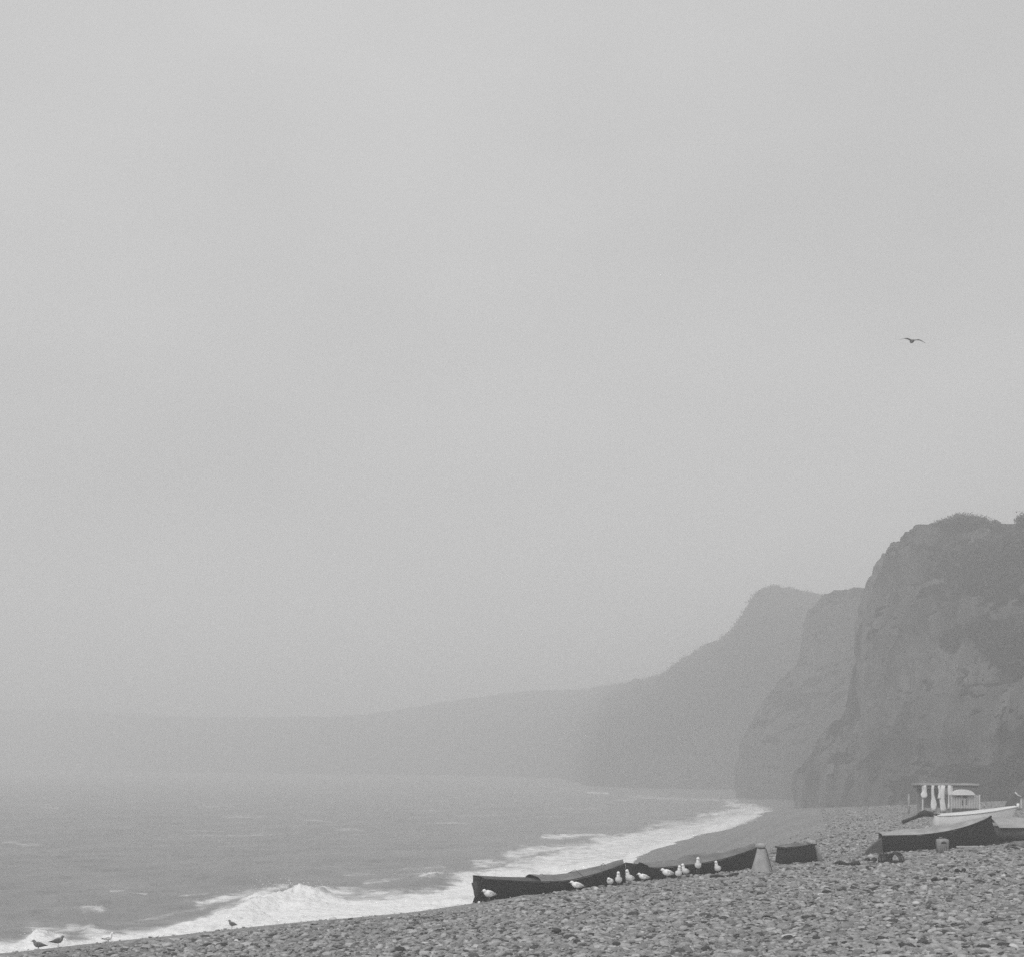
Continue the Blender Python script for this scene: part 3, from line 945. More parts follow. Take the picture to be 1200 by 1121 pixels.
V, Q = make_cover(L1, 1.9, sh, ke, st, 0.0, 0.37, lambda u: 0.035, seed=4, hang=0.02, lumps=0.02)
raw_mesh('deck_cover', V, Q, M['hull_mid'], True, None, t)
for s in (1, -1):
    bm = bmesh.new()
    tube(bm, gunwale_path(L1, 1.9, sh, ke, st, s), 0.028, 6)
    obj('gunwale', bm, M['hull'], t, True)
obj('keel', keel_bar(L1, ke, st), M['keel'], t, True)
bm = bmesh.new()
box(bm, (-L1 / 2 - 0.13, 0.0, 0.42), (0.22, 0.05, 0.80), 0, -0.22)
obj('rudder', bm, M['hull_mid'], t)
bm = bmesh.new()
tube(bm, [(-L1 / 2 - .42, -.55, -0.02), (-L1 / 2 - .24, -.52, 0.45), (-L1 / 2 + .02, -.50, 0.95)], [0.11, 0.08, 0.05], 8)
obj('prop', bm, M['keel'], t, True)
bm = bmesh.new()
for xx in (-.5, 1.0, 2.3):
    tt = (xx + L1 / 2) / L1
    y, z = hull_section(tt, L1, 1.9, sh, ke, 2.3, .9)[0]
    tube(bm, [(xx, -y - .05, z - .25), (xx, -y - .04, z + .02), (xx, 0, z + .24), (xx, y + .04, z + .02)], 0.012, 6)
obj('lashing', bm, M['rope'], t, True)
seat_boat(t, a1, b1, 1.9, 0.02)

a2, b2 = on_beach(747, 55.0), on_beach(897, 56.2)
L2 = (b2 - a2).length
print('boat two', a2, b2, L2)
t = thing('rowing_boat', 'dark boat with rumpled cover between the long boat and the pale canvas hood', 'boat', group='dark boats drawn up on the pebble ridge')
sh = lambda t: 0.70 - 0.08 * math.sin(t * math.pi) + 0.12 * max(0, 1 - t / 0.15) + 0.28 * max(0, (t - 0.42) / 0.58) ** 1.5 - 0.05 * math.exp(-((t - .15) / .12) ** 2)
ke = lambda t: 0.0 + 0.10 * max(0, (t - 0.85) / 0.15) ** 2
st = lambda z: 0.04 * z
obj('hull', make_hull(L2, 1.75, sh, ke, st), M['hull'], t, True)
V, Q = make_cover(L2, 1.75, sh, ke, st, 0.10, 0.98, lambda u: 0.11 + 0.20 * math.exp(-((u - .52) / .14) ** 2) + 0.12 * math.exp(-((u - .9) / .1) ** 2), seed=2.2, hang=0.03, lumps=0.07)
raw_mesh('cover', V, Q, M['tarp'], True, None, t)
for s in (1, -1):
    bm = bmesh.new()
    tube(bm, gunwale_path(L2, 1.75, sh, ke, st, s), 0.028, 6)
    obj('gunwale', bm, M['hull'], t, True)
obj('keel', keel_bar(L2, ke, st), M['keel'], t, True)
bm = bmesh.new()
tube(bm, [(-L2 / 2 + .05, -.5, .62), (-L2 / 2 + .1, -.2, .72), (-L2 / 2 + .2, .15, .74), (-L2 / 2 + .25, .5, .66)], [.05, .08, .08, .05], 10)
obj('rolled_net', bm, M['rope'], t, True)
seat_boat(t, a2, b2, 1.75, 0.02)

# small blunt-ended dinghy
a3, b3 = on_beach(918, 58.0), on_beach(961, 58.4)
L3 = (b3 - a3).length
print('pram', a3, b3, L3)
t = thing('pram_dinghy', 'short blunt dark dinghy alone between the canvas hood and the big boat', 'boat')
bm = bmesh.new()
prof = []
H3 = 0.82
for x, w, z0 in ((-L3 / 2 + .02, .52, .02), (-L3 / 2 + .3, .62, 0), (0, .68, 0), (L3 / 2 - .3, .64, 0), (L3 / 2, .55, .03)):
    k = x / (L3 / 2)
    xs_ = x + 0.0
    row = [bm.verts.new((xs_ + (0.26 if k < -.9 else (-0.14 if k > .9 else 0)), s * w * 1.0, H3 + .03 * k)) if top else bm.verts.new((xs_, s * w * .8, z0)) for s, top in ((-1, True), (-1, False), (1, False), (1, True))]
    prof.append(row)
for a, b in zip(prof, prof[1:]):
    for k in range(4):
        bm.faces.new((a[k], a[(k + 1) % 4], b[(k + 1) % 4], b[k]))
bm.faces.new(prof[0][::-1]); bm.faces.new(prof[-1])
bmesh.ops.bevel(bm, geom=bm.edges[:], offset=0.025, segments=2, affect='EDGES')
obj('hull', bm, M['hull'], t, True)
bm = bmesh.new()
tube(bm, [(-L3 / 2 + .2, -.56, H3 - .01), (-.2, -.69, H3 + .02), (L3 / 2 - .12, -.58, H3 + .05), (L3 / 2 - .12, .58, H3 + .05), (-.2, .69, H3 + .02), (-L3 / 2 + .2, .56, H3 - .01), (-L3 / 2 + .2, -.56, H3 - .01)], .04, 8)
obj('gunwale', bm, M['keel'], t, True)
V = []
nn = 18
for i in range(nn + 1):
    for j in range(nn + 1):
        u, v = i / nn, j / nn
        V.append((-L3 / 2 + .2 + (L3 - .32) * u, -.55 + 1.1 * v, H3 + .03 + .10 * math.sin(math.pi * u) ** .6 * math.sin(math.pi * v) ** .6 + .10 * max(0, u - .6) * math.sin(math.pi * v) + 0.02 * math.sin(u * 11 + v * 6)))
raw_mesh('cover', V, grid_quads(nn + 1, nn + 1), M['tarp'], True, None, t)
bm = bmesh.new()
tube(bm, [(L3 / 2 + .02, -.58, .05), (L3 / 2 - .05, -.56, .6), (L3 / 2 - .2, -.50, .98), (L3 / 2 - .42, -.3, 1.02)], [.12, .12, .13, .09], 10)
obj('bow_sack', bm, M['canvas'], t, True)
seat_boat(t, a3, b3, 1.3, 0.02)

# pale canvas hood by the bow of the second boat
h0 = hit(892, 1021)
sc = F / h0.y
t = thing('canvas_hood', 'pale tapered canvas hood with a round knob top, between two dark boats', 'cover', h0)
bm = bmesh.new()
hh = 34.0 / sc
rings = []
for z, r in ((0, .40), (.12, .385), (.3, .33), (.5, .27), (.68, .215), (.80, .19), (.83, .17)):
    rings.append([bm.verts.new((r * math.cos(a) * (1 + .07 * math.sin(5 * a + z * 3)), r * .8 * math.sin(a) * (1 + .07 * math.sin(4 * a)), z * hh)) for a in [2 * math.pi * k / 24 for k in range(24)]])
for a, b in zip(rings, rings[1:]):
    for k in range(24):
        bm.faces.new((a[k], a[(k + 1) % 24], b[(k + 1) % 24], b[k]))
bm.faces.new(rings[-1])
obj('skirt', bm, M['canvas'], t, True)
bm = bmesh.new()
tube(bm, [(0, 0, .82 * hh), (0, 0, .86 * hh), (0, 0, .93 * hh), (0, 0, .98 * hh), (0, 0, hh)], [.15, .19, .20, .15, .05], 18)
obj('knob', bm, M['canvas'], t, True)
bm = bmesh.new()
tube(bm, [(.17 * math.cos(a), .15 * math.sin(a), .815 * hh) for a in [2 * math.pi * k / 20 for k in range(21)]], .022, 6)
obj('tie_cord', bm, M['rope'], t, True)
bm = bmesh.new()
tube(bm, [(.19, -.1, .8 * hh), (.30, -.12, .45 * hh), (.46, -.12, 0)], .018, 6)
obj('guy_line', bm, M['rope'], t, True)

# the big dark boat
a4, b4 = on_beach(1036, 59.4), on_beach(1174, 58.4)
L4 = (b4 - a4).length
S4 = F / ((a4.y + b4.y) / 2)
print('big boat', a4, b4, L4, S4)
t = thing('fishing_boat', 'big dark fishing boat under a pale tarpaulin, bow to the right', 'boat')
sh = lambda t: (22.5 - 1.5 * math.sin(t * math.pi) + 13.5 * max(0, (t - 0.30) / 0.70) ** 1.8) / S4
ke = lambda t: (1.8 + 0.5 * math.sin(t * math.pi)) / S4
st = lambda z: 0.26 * (1 - z) ** 1.6 - 0.16
obj('hull', make_hull(L4, 2.3, sh, ke, st, 2.6), M['hull'], t, True)
for k, f in enumerate((0.80, 0.60)):
    bm = bmesh.new()
    pts = []
    for i in range(25):
        u = i / 24
        sec = hull_section(u, L4, 2.3, sh, ke, 2.6, .9)
        y, z = sec[1 + k]
        pts.append((-L4 / 2 + L4 * u + st(f) * u ** 6, -(y + .006), z))
    tube(bm, pts, .014, 6)
    obj('strake', bm, M['hull'], t, True)
V, Q = make_cover(L4, 2.3, sh, ke, st, 0.0, 0.985, lambda u: .10 + .12 * math.sin(math.pi * min(1, u * 1.15)) ** .7, 2.6, seed=3.1, hang=0.02, lumps=0.09)
raw_mesh('tarpaulin', V, Q, M['tarp_pale'], True, None, t)
for s in (1, -1):
    bm = bmesh.new()
    tube(bm, gunwale_path(L4, 2.3, sh, ke, st, s, 2.6), 0.035, 6)
    obj('gunwale', bm, M['hull'], t, True)
obj('keel', keel_bar(L4, ke, st, .12), M['keel'], t, True)
bm = bmesh.new()                                             # long raked rudder and skeg behind the stern
y = -0.9
prof = [(-L4 / 2 - .02, 20 / S4), (-L4 / 2 - .30, 15 / S4), (-L4 / 2 - .74, 6.5 / S4), (-L4 / 2 - .88, 0), (-L4 / 2 - .02, 0)]
fa = [bm.verts.new((x, y, z)) for x, z in prof]
fb = [bm.verts.new((x, y + .5, z)) for x, z in prof]
bm.faces.new(fa); bm.faces.new(fb[::-1])
for i in range(5):
    bm.faces.new((fa[i], fb[i], fb[(i + 1) % 5], fa[(i + 1) % 5]))
bmesh.ops.recalc_face_normals(bm, faces=bm.faces[:])
obj('stern_cover', bm, M['hull_mid'], t)
for x in (-2.1, -.2, 1.5):
    bm = bmesh.new()
    box(bm, (x, -.55, 0.03), (.5, .35, .12))
    obj('chock', bm, M['keel'], t)
bm = bmesh.new()
prof = [(L4 / 2 - 1.0, .01), (L4 / 2 + .36, .01), (L4 / 2 + .30, .10), (L4 / 2 - .02, .36), (L4 / 2 - .9, .16)]
fa = [bm.verts.new((x, -.10, z)) for x, z in prof]
fb = [bm.verts.new((x, .10, z)) for x, z in prof]
bm.faces.new(fa); bm.faces.new(fb[::-1])
for i in range(5):
    bm.faces.new((fa[i], fb[i], fb[(i + 1) % 5], fa[(i + 1) % 5]))
bmesh.ops.recalc_face_normals(bm, faces=bm.faces[:])
obj('forefoot', bm, M['keel'], t)
seat_boat(t, a4, b4, 2.3, 0.0)
t.rotation_euler[1] += 0.0

# white boat behind it
wy = (a4.y + b4.y) / 2 + 5.0
wa, wb = P(1094, 972, wy), P(1184, 964, wy + .2)
gz = bz((wa.x + wb.x) / 2, wy)
t = thing('dinghy', 'slim white boat lying behind the big tarpaulined boat', 'boat')
LW = (wb - wa).length
SW = F / wy
top = (P(1100, 955, wy).z - gz)
sh = lambda t: top + (1.0 + 10 * t ** 1.7) / SW - .02
ke = lambda t: top * .25 + .45 * t ** 3
st = lambda z: .35 * z - .05
obj('hull', make_hull(LW, 1.5, sh, ke, st, 2.2), M['white'], t, True)
V, Q = make_cover(LW, 1.5, sh, ke, st, 0.05, 0.97, lambda u: .05, 2.2, seed=5, hang=0.02, lumps=.02)
raw_mesh('cover', V, Q, M['white'], True, None, t)
for s in (1, -1):
    bm = bmesh.new()
    tube(bm, gunwale_path(LW, 1.5, sh, ke, st, s, 2.2), 0.04, 6)
    obj('gunwale', bm, M['white'], t, True)
bm = bmesh.new()
tube(bm, [(LW / 2 + .28, 0, sh(1) - .1), (LW / 2 + .30, 0, sh(1) + .16)], [.09, .07], 8)
obj('stem_head', bm, M['white'], t, True)
for x in (-LW * .25, LW * .2):
    bm = bmesh.new()
    tube(bm, [(x, -.5, -.05), (x, -.5, top * .5)], .08, 8)
    tube(bm, [(x, .5, -.05), (x, .5, top * .5)], .08, 8)
    box(bm, (x, 0, top * .3), (.12, 1.2, .12))
    obj('trestle', bm, M['timber'], t, True)
bm = bmesh.new()                                            # tilted outboard with its leg towards the left
tube(bm, [(-LW / 2 - .05, 0, top + .05), (-LW / 2 - .45, 0, top + .12), (-LW / 2 - .75, 0, top + .02)], [(.2, .13), (.22, .17), (.14, .10)], 10)
ob = obj('outboard_motor', bm, M['dark'], t, True)
bm = bmesh.new()
tube(bm, [(-LW / 2 - .62, 0, top + .02), (-LW / 2 - 1.15, 0, top - .18), (-LW / 2 - 1.55, 0, top - .34)], [.10, .08, .10], 8)
obj('motor_leg', bm, M['dark'], ob, True)
t.location = ((wa.x + wb.x) / 2, wy, gz)

# pale-topped boat cut by the right edge
g5 = hit(1205, 990)
g5 = Vector((g5.x, g5.y + 3.0, bz(g5.x, g5.y + 3)))
S5 = F / (g5.y - 1.0)
t = thing('moored_dinghy', 'dark boat with a wide flat pale cover, cut by the right edge', 'boat')
L5 = 5.0
z970 = P(1200, 970, g5.y - 1.0).z - g5.z
sh = lambda t: z970
ke = lambda t: .12
st = lambda z: .1
obj('hull', make_hull(L5, 2.1, sh, ke, st, 4.0), M['grey_paint'], t, True)
V = []
nn = 22
for i in range(nn + 1):
    for j in range(nn + 1):
        u, v = i / nn, j / nn
        V.append((-L5 / 2 - .03 + (L5 - .2) * u, -1.08 + 2.16 * v, z970 + .03 + .42 * min(1, v * 2.1) ** .8 * min(1, (1 - v) * 3 + .3) + 0.03 * math.sin(u * 17 + v * 7) * v * min(1, u * 6)))
raw_mesh('cover', V, grid_quads(nn + 1, nn + 1), M['tarp_pale'], True, None, t)
bm = bmesh.new()
tube(bm, [(-L5 / 2, -1.06, z970 - .03), (L5 / 2 - .6, -1.06, z970 - .03)], .035, 6)
obj('gunwale', bm, M['keel'], t, True)
obj('keel', keel_bar(L5, ke, st), M['keel'], t, True)
x_left = (1171 - CX) * (g5.y - 1) / F
t.location = (x_left + L5 / 2, g5.y, g5.z)

# ------------------------------------------------------------------ gear lying on the beach
def coil(bm, r, z, turns, wob, rr):
    pts = []
    n = int(turns * 18)
    for i in range(n + 1):
        a = 2 * math.pi * i / 18
        q = r * (1 + wob * math.sin(a * 0.37 + 1) - 0.25 * i / n)
        pts.append((q * math.cos(a), q * math.sin(a), z + 0.018 * i / 18 * 1.6 + .02 * math.sin(a * 1.7)))
    tube(bm, pts, rr, 6)

def lobster_pot(label, p, rz, L, R, g):
    t = thing('lobster_pot', label, 'lobster pot', p, rz, g)
    bm = bmesh.new()
    box(bm, (0, 0, .04), (L, R * 2, .06))
    obj('base', bm, M['timber'], t)
    for x in (-L / 2 + .03, 0, L / 2 - .03):
        bm = bmesh.new()
        tube(bm, [(x, R * math.cos(a), .05 + R * 1.25 * math.sin(a)) for a in [math.pi * k / 12 for k in range(13)]], .032, 8)
        obj('hoop', bm, M['rope'], t, True)
    bm = bmesh.new()
    for k in range(1, 12):
        a = math.pi * k / 12
        tube(bm, [(-L / 2, R * math.cos(a), .05 + R * 1.25 * math.sin(a)), (L / 2, R * math.cos(a), .05 + R * 1.25 * math.sin(a))], .010, 5)
    for k in range(9):
        x = -L / 2 + L * k / 8
        tube(bm, [(x, R * .98 * math.cos(a), .05 + R * 1.23 * math.sin(a)) for a in [math.pi * q / 10 for q in range(11)]], .008, 5)
    obj('netting', bm, M['rope'], t, True)
    bm = bmesh.new()
    coil(bm, R * .5, R * 1.28, 2.5, .1, .022)
    obj('rope_coil', bm, M['rope'], t, True)
    return t

p = hit(1051, 1011)
lobster_pot('right one of two dark lobster pots in front of the big boat', p + Vector((0, .2, .02)), 0.9, .55, .28, 'lobster pots on the pebbles')
p = hit(1039, 1011)
lobster_pot('left one of two dark lobster pots in front of the big boat', p + Vector((0, .2, .02)), -0.5, .50, .24, 'lobster pots on the pebbles')

def driftwood(name, label, cat, pa, pb, r, mt='timber', lift=.05):
    a, b = hit(*pa), hit(*pb)
    t_loc = (a + b) / 2
    bm = bmesh.new()
    pts, rad = [], []
    for i in range(9):
        u = i / 8
        q = a.lerp(b, u)
        q.z = bz(q.x, q.y) + lift + .03 * math.sin(u * 9)
        q.y += .06 * math.sin(u * 7)
        pts.append(q - t_loc)
        rad.append(r * (0.6 + 0.6 * abs(math.sin(u * 5 + .6))))
    tube(bm, pts, rad, 8)
    o = obj(name, bm, M[mt], None, True)
    o.location = t_loc
    tag(o, label, cat)
    return o

driftwood('driftwood', 'long dark knotted driftwood lying left of the lobster pots', 'driftwood', (980, 1013), (1007, 1014), .085, lift=.07)
driftwood('driftwood', 'short dark lump of wood just left of the lobster pots', 'driftwood', (1015, 1010), (1026, 1009), .10, lift=.06)
driftwood('driftwood', 'thin dark branch lying below the gull by the covered boat bow', 'driftwood', (832, 1029), (866, 1026), .05, lift=.08)
driftwood('driftwood', 'thin dark stick on pebbles right of centre, above a white stone', 'driftwood', (1092, 1034), (1110, 1033), .05, lift=.09)
driftwood('driftwood', 'forked dark stick lying on pebbles in front of the big boat', 'driftwood', (1120, 1023), (1131, 1022), .06, lift=.08)

# tub with a dark emblem, and a plank, leaning at the big boat
p = hit(1103, 998)
s = F / p.y
t = thing('fish_box', 'grey plastic tub with dark emblem standing against the big dark hull', 'tub', p + Vector((0, -.15, 0)))
bm = bmesh.new()
w, h = 13.0 / s, 16.0 / s
rows = []
for z, k in ((0, .92), (h * .8, 1.0), (h * .95, .92), (h, .55)):
    rows.append([bm.verts.new((sx * w / 2 * k, sy * .18 * k, z)) for sx, sy in ((-1, -1), (1, -1), (1, 1), (-1, 1))])
for a, b in zip(rows, rows[1:]):
    for k in range(4):
        bm.faces.new((a[k], a[(k + 1) % 4], b[(k + 1) % 4], b[k]))
bm.faces.new(rows[0][::-1]); bm.faces.new(rows[-1])
bmesh.ops.bevel(bm, geom=bm.edges[:], offset=.012, segments=2, affect='EDGES')
obj('body', bm, M['plastic'], t, True)
bm = bmesh.new()
for k in range(-2, 3):
    box(bm, (k * w * .17, -.186, h * .30), (.018, .02, h * .5))
obj('rib', bm, M['plastic'], t)
bm = bmesh.new()
pts = [(math.cos(a) * w * .25, math.sin(a) * w * .22) for a in [math.pi * k / 10 for k in range(11)]]
f1 = [bm.verts.new((x, -.192, h * .64 + z)) for x, z in pts]
f2 = [bm.verts.new((x, -.175, h * .64 + z)) for x, z in pts]
bm.faces.new(f1); bm.faces.new(f2[::-1])
for i in range(11):
    bm.faces.new((f1[i], f2[i], f2[(i + 1) % 11], f1[(i + 1) % 11]))
bmesh.ops.recalc_face_normals(bm, faces=bm.faces[:])
obj('emblem', bm, M['dark'], t)
bm = bmesh.new()
tube(bm, [(-w * .25, 0, h * .97), (-w * .25, 0, h * 1.10), (-w * .05, 0, h * 1.10), (-w * .05, 0, h * .97)], .02, 6)
obj('handle', bm, M['plastic'], t, True)

a, b = hit(1118, 996), hit(1144, 996)
bm = bmesh.new()
c = (a + b) / 2
box(bm, (0, 0, .19), ((b - a).length, .16, .07), 0.03)
bmesh.ops.bevel(bm, geom=bm.edges[:], offset=.008, segments=1, affect='EDGES')
o = obj('plank', bm, M['plank'])
o.location = c + Vector((0, -.3, 0))
tag(o, 'pale plank lying on pebbles under the big boat bow', 'plank')

# heap of net at the right edge
c = hit(1196, 994)
bm = bmesh.new()
for k in range(16):
    pts = []
    r0 = random.uniform(.2, .6)
    ph = random.uniform(0, 6)
    for i in range(14):
        a = ph + i * .5
        pts.append((r0 * 1.3 * math.cos(a) + .1 * math.sin(i), r0 * .7 * math.sin(a), .05 + .40 * (0.75 - r0) + .07 * math.sin(i * 1.3 + k)))
    tube(bm, pts, random.uniform(.03, .06), 6)
o = obj('fishing_net', bm, mat('grey_net', .07, .25, 5.0, .9, .3), None, True)
o.location = c + Vector((0.1, 0, 0))
tag(o, 'tangled heap of grey fishing net at the right edge', 'net')

def stone(label, px, py, r, tone, sq=.7):
    c = hit(px, py)
    bm = bmesh.new()
    bmesh.ops.create_icosphere(bm, subdivisions=2, radius=r)
    for v in bm.verts:
        v.co = Vector((v.co.x * 1.3, v.co.y, v.co.z * sq)) * (1 + .12 * math.sin(v.co.x * 31 + v.co.y * 17))
    o = obj('stone', bm, tone, None, True)
    o.location = c + Vector((0, 0, r * .5 + .06))
    tag(o, label, 'stone')
pale = mat('pale_stone', .5, .6, 4, .8)
black = mat('black_stone', .02, .04, 4, .7)
stone('small round white stone among the grey pebbles at lower right', 1073, 1062, .09, pale)
stone('pale stone on the shingle edge between the surf and the long boat', 390, 1080, .11, pale)
stone('black stone on pebbles just below the middle of the long boat', 665, 1057, .09, black, .55)
stone('black stone at bottom centre, larger and lower than its neighbour', 652, 1095, .12, black, .5)

# ------------------------------------------------------------------ kiosk and hut behind the boats
def on_ground(px, Y):
    x = (px - CX) * Y / F
    return Vector((x, Y, bz(x, Y)))

KY = 92.0
k0 = on_ground(1095, KY)
SK = F / KY
def kx(px): return (px - CX) * KY / F - k0.x
def kz(py): return P(1095, py, KY).z - k0.z
t = thing('beach_shelter', 'open white shelter with thin roof and tied curtains behind the boats', 'shelter', k0)
bm = bmesh.new()
box(bm, ((kx(1077) + kx(1144)) / 2, .6, kz(918.6)), (kx(1144) - kx(1077), 2.4, .10))
obj('roof', bm, M['hutgrey'], t)
bm = bmesh.new()
box(bm, ((kx(1079) + kx(1143)) / 2, .6, kz(921.5)), (kx(1143) - kx(1079), 2.2, .16))
obj('fascia', bm, M['hutroof'], t)
for px in (1078.5, 1090, 1101, 1112.5):
    bm = bmesh.new()
    box(bm, (kx(px), -.5, kz(920) / 2), (.09, .09, kz(920)))
    obj('post', bm, M['hutwhite'], t)
for px, wpx, zb, tie in ((1080.5, 5.5, 934, 1), (1090.5, 5, 949, 1), (1101.5, 5, 950, 0), (1098, 3, 935, 0), (1110, 4, 947, 0)):
    bm = bmesh.new()
    z0, z1 = kz(919.5), kz(zb)
    pts, rad = [], []
    for i in range(9):
        u = i / 8
        wpx_ = wpx * 1.35
        pts.append((kx(px) + .04 * math.sin(u * 6 + px), -.58 + .03 * math.sin(u * 4), z0 + (z1 - z0) * u))
        k = (.5 + .6 * math.exp(-((u - .75) / .22) ** 2) if tie else .75 + .3 * u)
        rad.append((wpx_ / SK * .5 * k, .07))
    tube(bm, pts, rad, 10)
    obj('curtain', bm, M['cloth'], t, True)
bm = bmesh.new()
box(bm, ((kx(1082) + kx(1112)) / 2, 1.5, kz(934) / 2 + .2), (kx(1112) - kx(1082), .08, kz(920)))
obj('back_wall', bm, M['hutgrey'], t)
bm = bmesh.new()
box(bm, ((kx(1082) + kx(1111)) / 2, -.2, kz(950) / 2 + .15), (kx(1111) - kx(1082), .5, kz(948) + .1))
obj('counter', bm, M['hutgrey'], t)

t = thing('kiosk', 'pale boarded kiosk with a white arched canopy next to the open shelter', 'kiosk', on_ground(1130, KY - .9))
k1 = t.location.copy()
KY2 = KY - .9
def jx(px): return (px - CX) * KY2 / F - k1.x
def jz(py): return P(1130, py, KY2).z - k1.z
bm = bmesh.new()
box(bm, ((jx(1114) + jx(1147)) / 2, .6, jz(931) / 2), (jx(1147) - jx(1114), 1.1, jz(931)))
obj('wall', bm, M['hutgrey'], t)
bm = bmesh.new()
n = 17
for i in range(n):
    px = 1115 + (1146 - 1115) * i / (n - 1)
    box(bm, (jx(px), .04, jz(940)), (.055, .03, jz(932) - jz(948)))
obj('boarding', bm, M['hutwhite'], t)
bm = bmesh.new()
f, bk = [], []
for i in range(15):
    a = math.pi * i / 14
    x = (jx(1115.5) + jx(1141)) / 2 + (jx(1141) - jx(1115.5)) / 2 * math.cos(a)
    z = jz(931) + (jz(924.5) - jz(931)) * math.sin(a)
    f.append(bm.verts.new((x, -.25, z))); bk.append(bm.verts.new((x, .5, z)))
for i in range(14):
    bm.faces.new((f[i], f[i + 1], bk[i + 1], bk[i]))
bm.faces.new(f); bm.faces.new(bk[::-1])
bmesh.ops.recalc_face_normals(bm, faces=bm.faces[:])
obj('canopy', bm, M['cloth'], t)
bm = bmesh.new()
for px, py, w, h in ((1124, 932, 4, 3), (1131, 933, 5, 2.5), (1128, 940, 1, 6), (1133, 939, 1, 7)):
    box(bm, (jx(px), .015, jz(py)), (w / SK, .03, h / SK))
obj('hatch', bm, M['hutdark'], t)
bm = bmesh.new()
box(bm, ((jx(1116) + jx(1144)) / 2, -.3, jz(949.5) / 2 + .1), (jx(1144) - jx(1116), .6, jz(947)))
obj('bench', bm, M['hutdark'], t)
bm = bmesh.new()
box(bm, (jx(1147.5), -.02, jz(931) / 2), (.1, .1, jz(930)))
obj('corner_post', bm, M['hutwhite'], t)

q = on_ground(1065, KY + 4)
bm = bmesh.new()
tube(bm, [(0, 0, -.2), (0, 0, 1.35)], .09, 8)
tube(bm, [(-.02, 0, 1.3), (-.02, 0, 1.5)], .06, 8)
o = obj('post', bm, M['hutgrey'], None, True)
o.location = q
tag(o, 'short grey post standing left of the open shelter', 'post')

q = on_ground(1176, KY - 1)
def sx_(px): return (px - CX) * (KY - 1) / F - q.x
def sz_(py): return P(1176, py, KY - 1).z - q.z
t = thing('flagpole', 'thin mast rising behind the white shelter roof', 'mast', on_ground(1113, KY + 1.6))
bm = bmesh.new()
tube(bm, [(0, 0, -.2), (0, 0, 2.0), (0, 0, 3.1)], [.05, .045, .03], 8)
obj('pole', bm, M['grey_paint'], t, True)
bm = bmesh.new()
bmesh.ops.create_icosphere(bm, subdivisions=2, radius=.06, matrix=Matrix.Translation((0, 0, 3.12)))
obj('finial', bm, M['grey_paint'], t, True)

HX = 97.0
q = on_ground(1215, HX)
def hx(px): return (px - CX) * HX / F - q.x
def hz(py): return P(1215, py, HX).z - q.z
t = thing('beach_hut', 'dark gabled hut with pale bargeboard at the right edge', 'hut', q)
xl, xr = hx(1197), hx(1240)
xm = hx(1189)
bm = bmesh.new()
pr = [(xl, 0), (xr, 0), (xr, hz(934)), ((xl + xr) / 2, hz(915)), (xl, hz(934))]
fa = [bm.verts.new((x, 0, z - (.3 if z == 0 else 0))) for x, z in pr]
fb = [bm.verts.new((x, 2.4, z - (.3 if z == 0 else 0))) for x, z in pr]
bm.faces.new(fa); bm.faces.new(fb[::-1])
for i in range(5):
    bm.faces.new((fa[i], fb[i], fb[(i + 1) % 5], fa[(i + 1) % 5]))
bmesh.ops.recalc_face_normals(bm, faces=bm.faces[:])
obj('wall', bm, M['hutgrey'], t)
for s in (-1, 1):
    bm = bmesh.new()
    xe = xl - .22 if s < 0 else xr + .22
    a, b = Vector((xe, 0, hz(934) - .1)), Vector(((xl + xr) / 2, 0, hz(915) + .08))
    vs = [bm.verts.new(p + Vector((0, y, z))) for y in (-.2, 2.6) for p in (a, b) for z in (0, .09)]
    for idx in ((0, 1, 3, 2), (4, 6, 7, 5), (0, 2, 6, 4), (1, 5, 7, 3), (0, 4, 5, 1), (2, 3, 7, 6)):
        bm.faces.new([vs[i] for i in idx])
    bmesh.ops.recalc_face_normals(bm, faces=bm.faces[:])
    obj('roof', bm, M['hutroof'], t)
bm = bmesh.new()
box(bm, (xl - .05, -.03, hz(934) / 2), (.14, .1, hz(934)))
obj('corner_board', bm, M['hutwhite'], t)
bm = bmesh.new()
box(bm, ((xl + xr) / 2, -.03, .95), (.8, .06, 1.9))
obj('door', bm, M['hutdark'], t)

t = thing('windbreak', 'dark tarpaulin windbreak with a pale edge standing beside the gabled hut', 'windbreak', on_ground(1189, HX - 1.5))
wz = lambda py: P(1189, py, HX - 1.5).z - t.location.z
bm = bmesh.new()
pr = [(-.75, -.1), (.42, -.1), (.42, wz(933.5)), (.02, wz(928)), (-.30, wz(936))]
fa = [bm.verts.new((x, 0, z)) for x, z in pr]
fb = [bm.verts.new((x, .5, z)) for x, z in pr]
bm.faces.new(fa); bm.faces.new(fb[::-1])
for i in range(5):
    bm.faces.new((fa[i], fb[i], fb[(i + 1) % 5], fa[(i + 1) % 5]))
bmesh.ops.recalc_face_normals(bm, faces=bm.faces[:])
obj('sheet', bm, M['hutroof'], t)
bm = bmesh.new()
tube(bm, [(.02, -.02, wz(928) + .02), (.2, -.03, wz(931)), (.48, -.02, wz(933.2))], .06, 8)
obj('edge_pole', bm, M['hutwhite'], t, True)

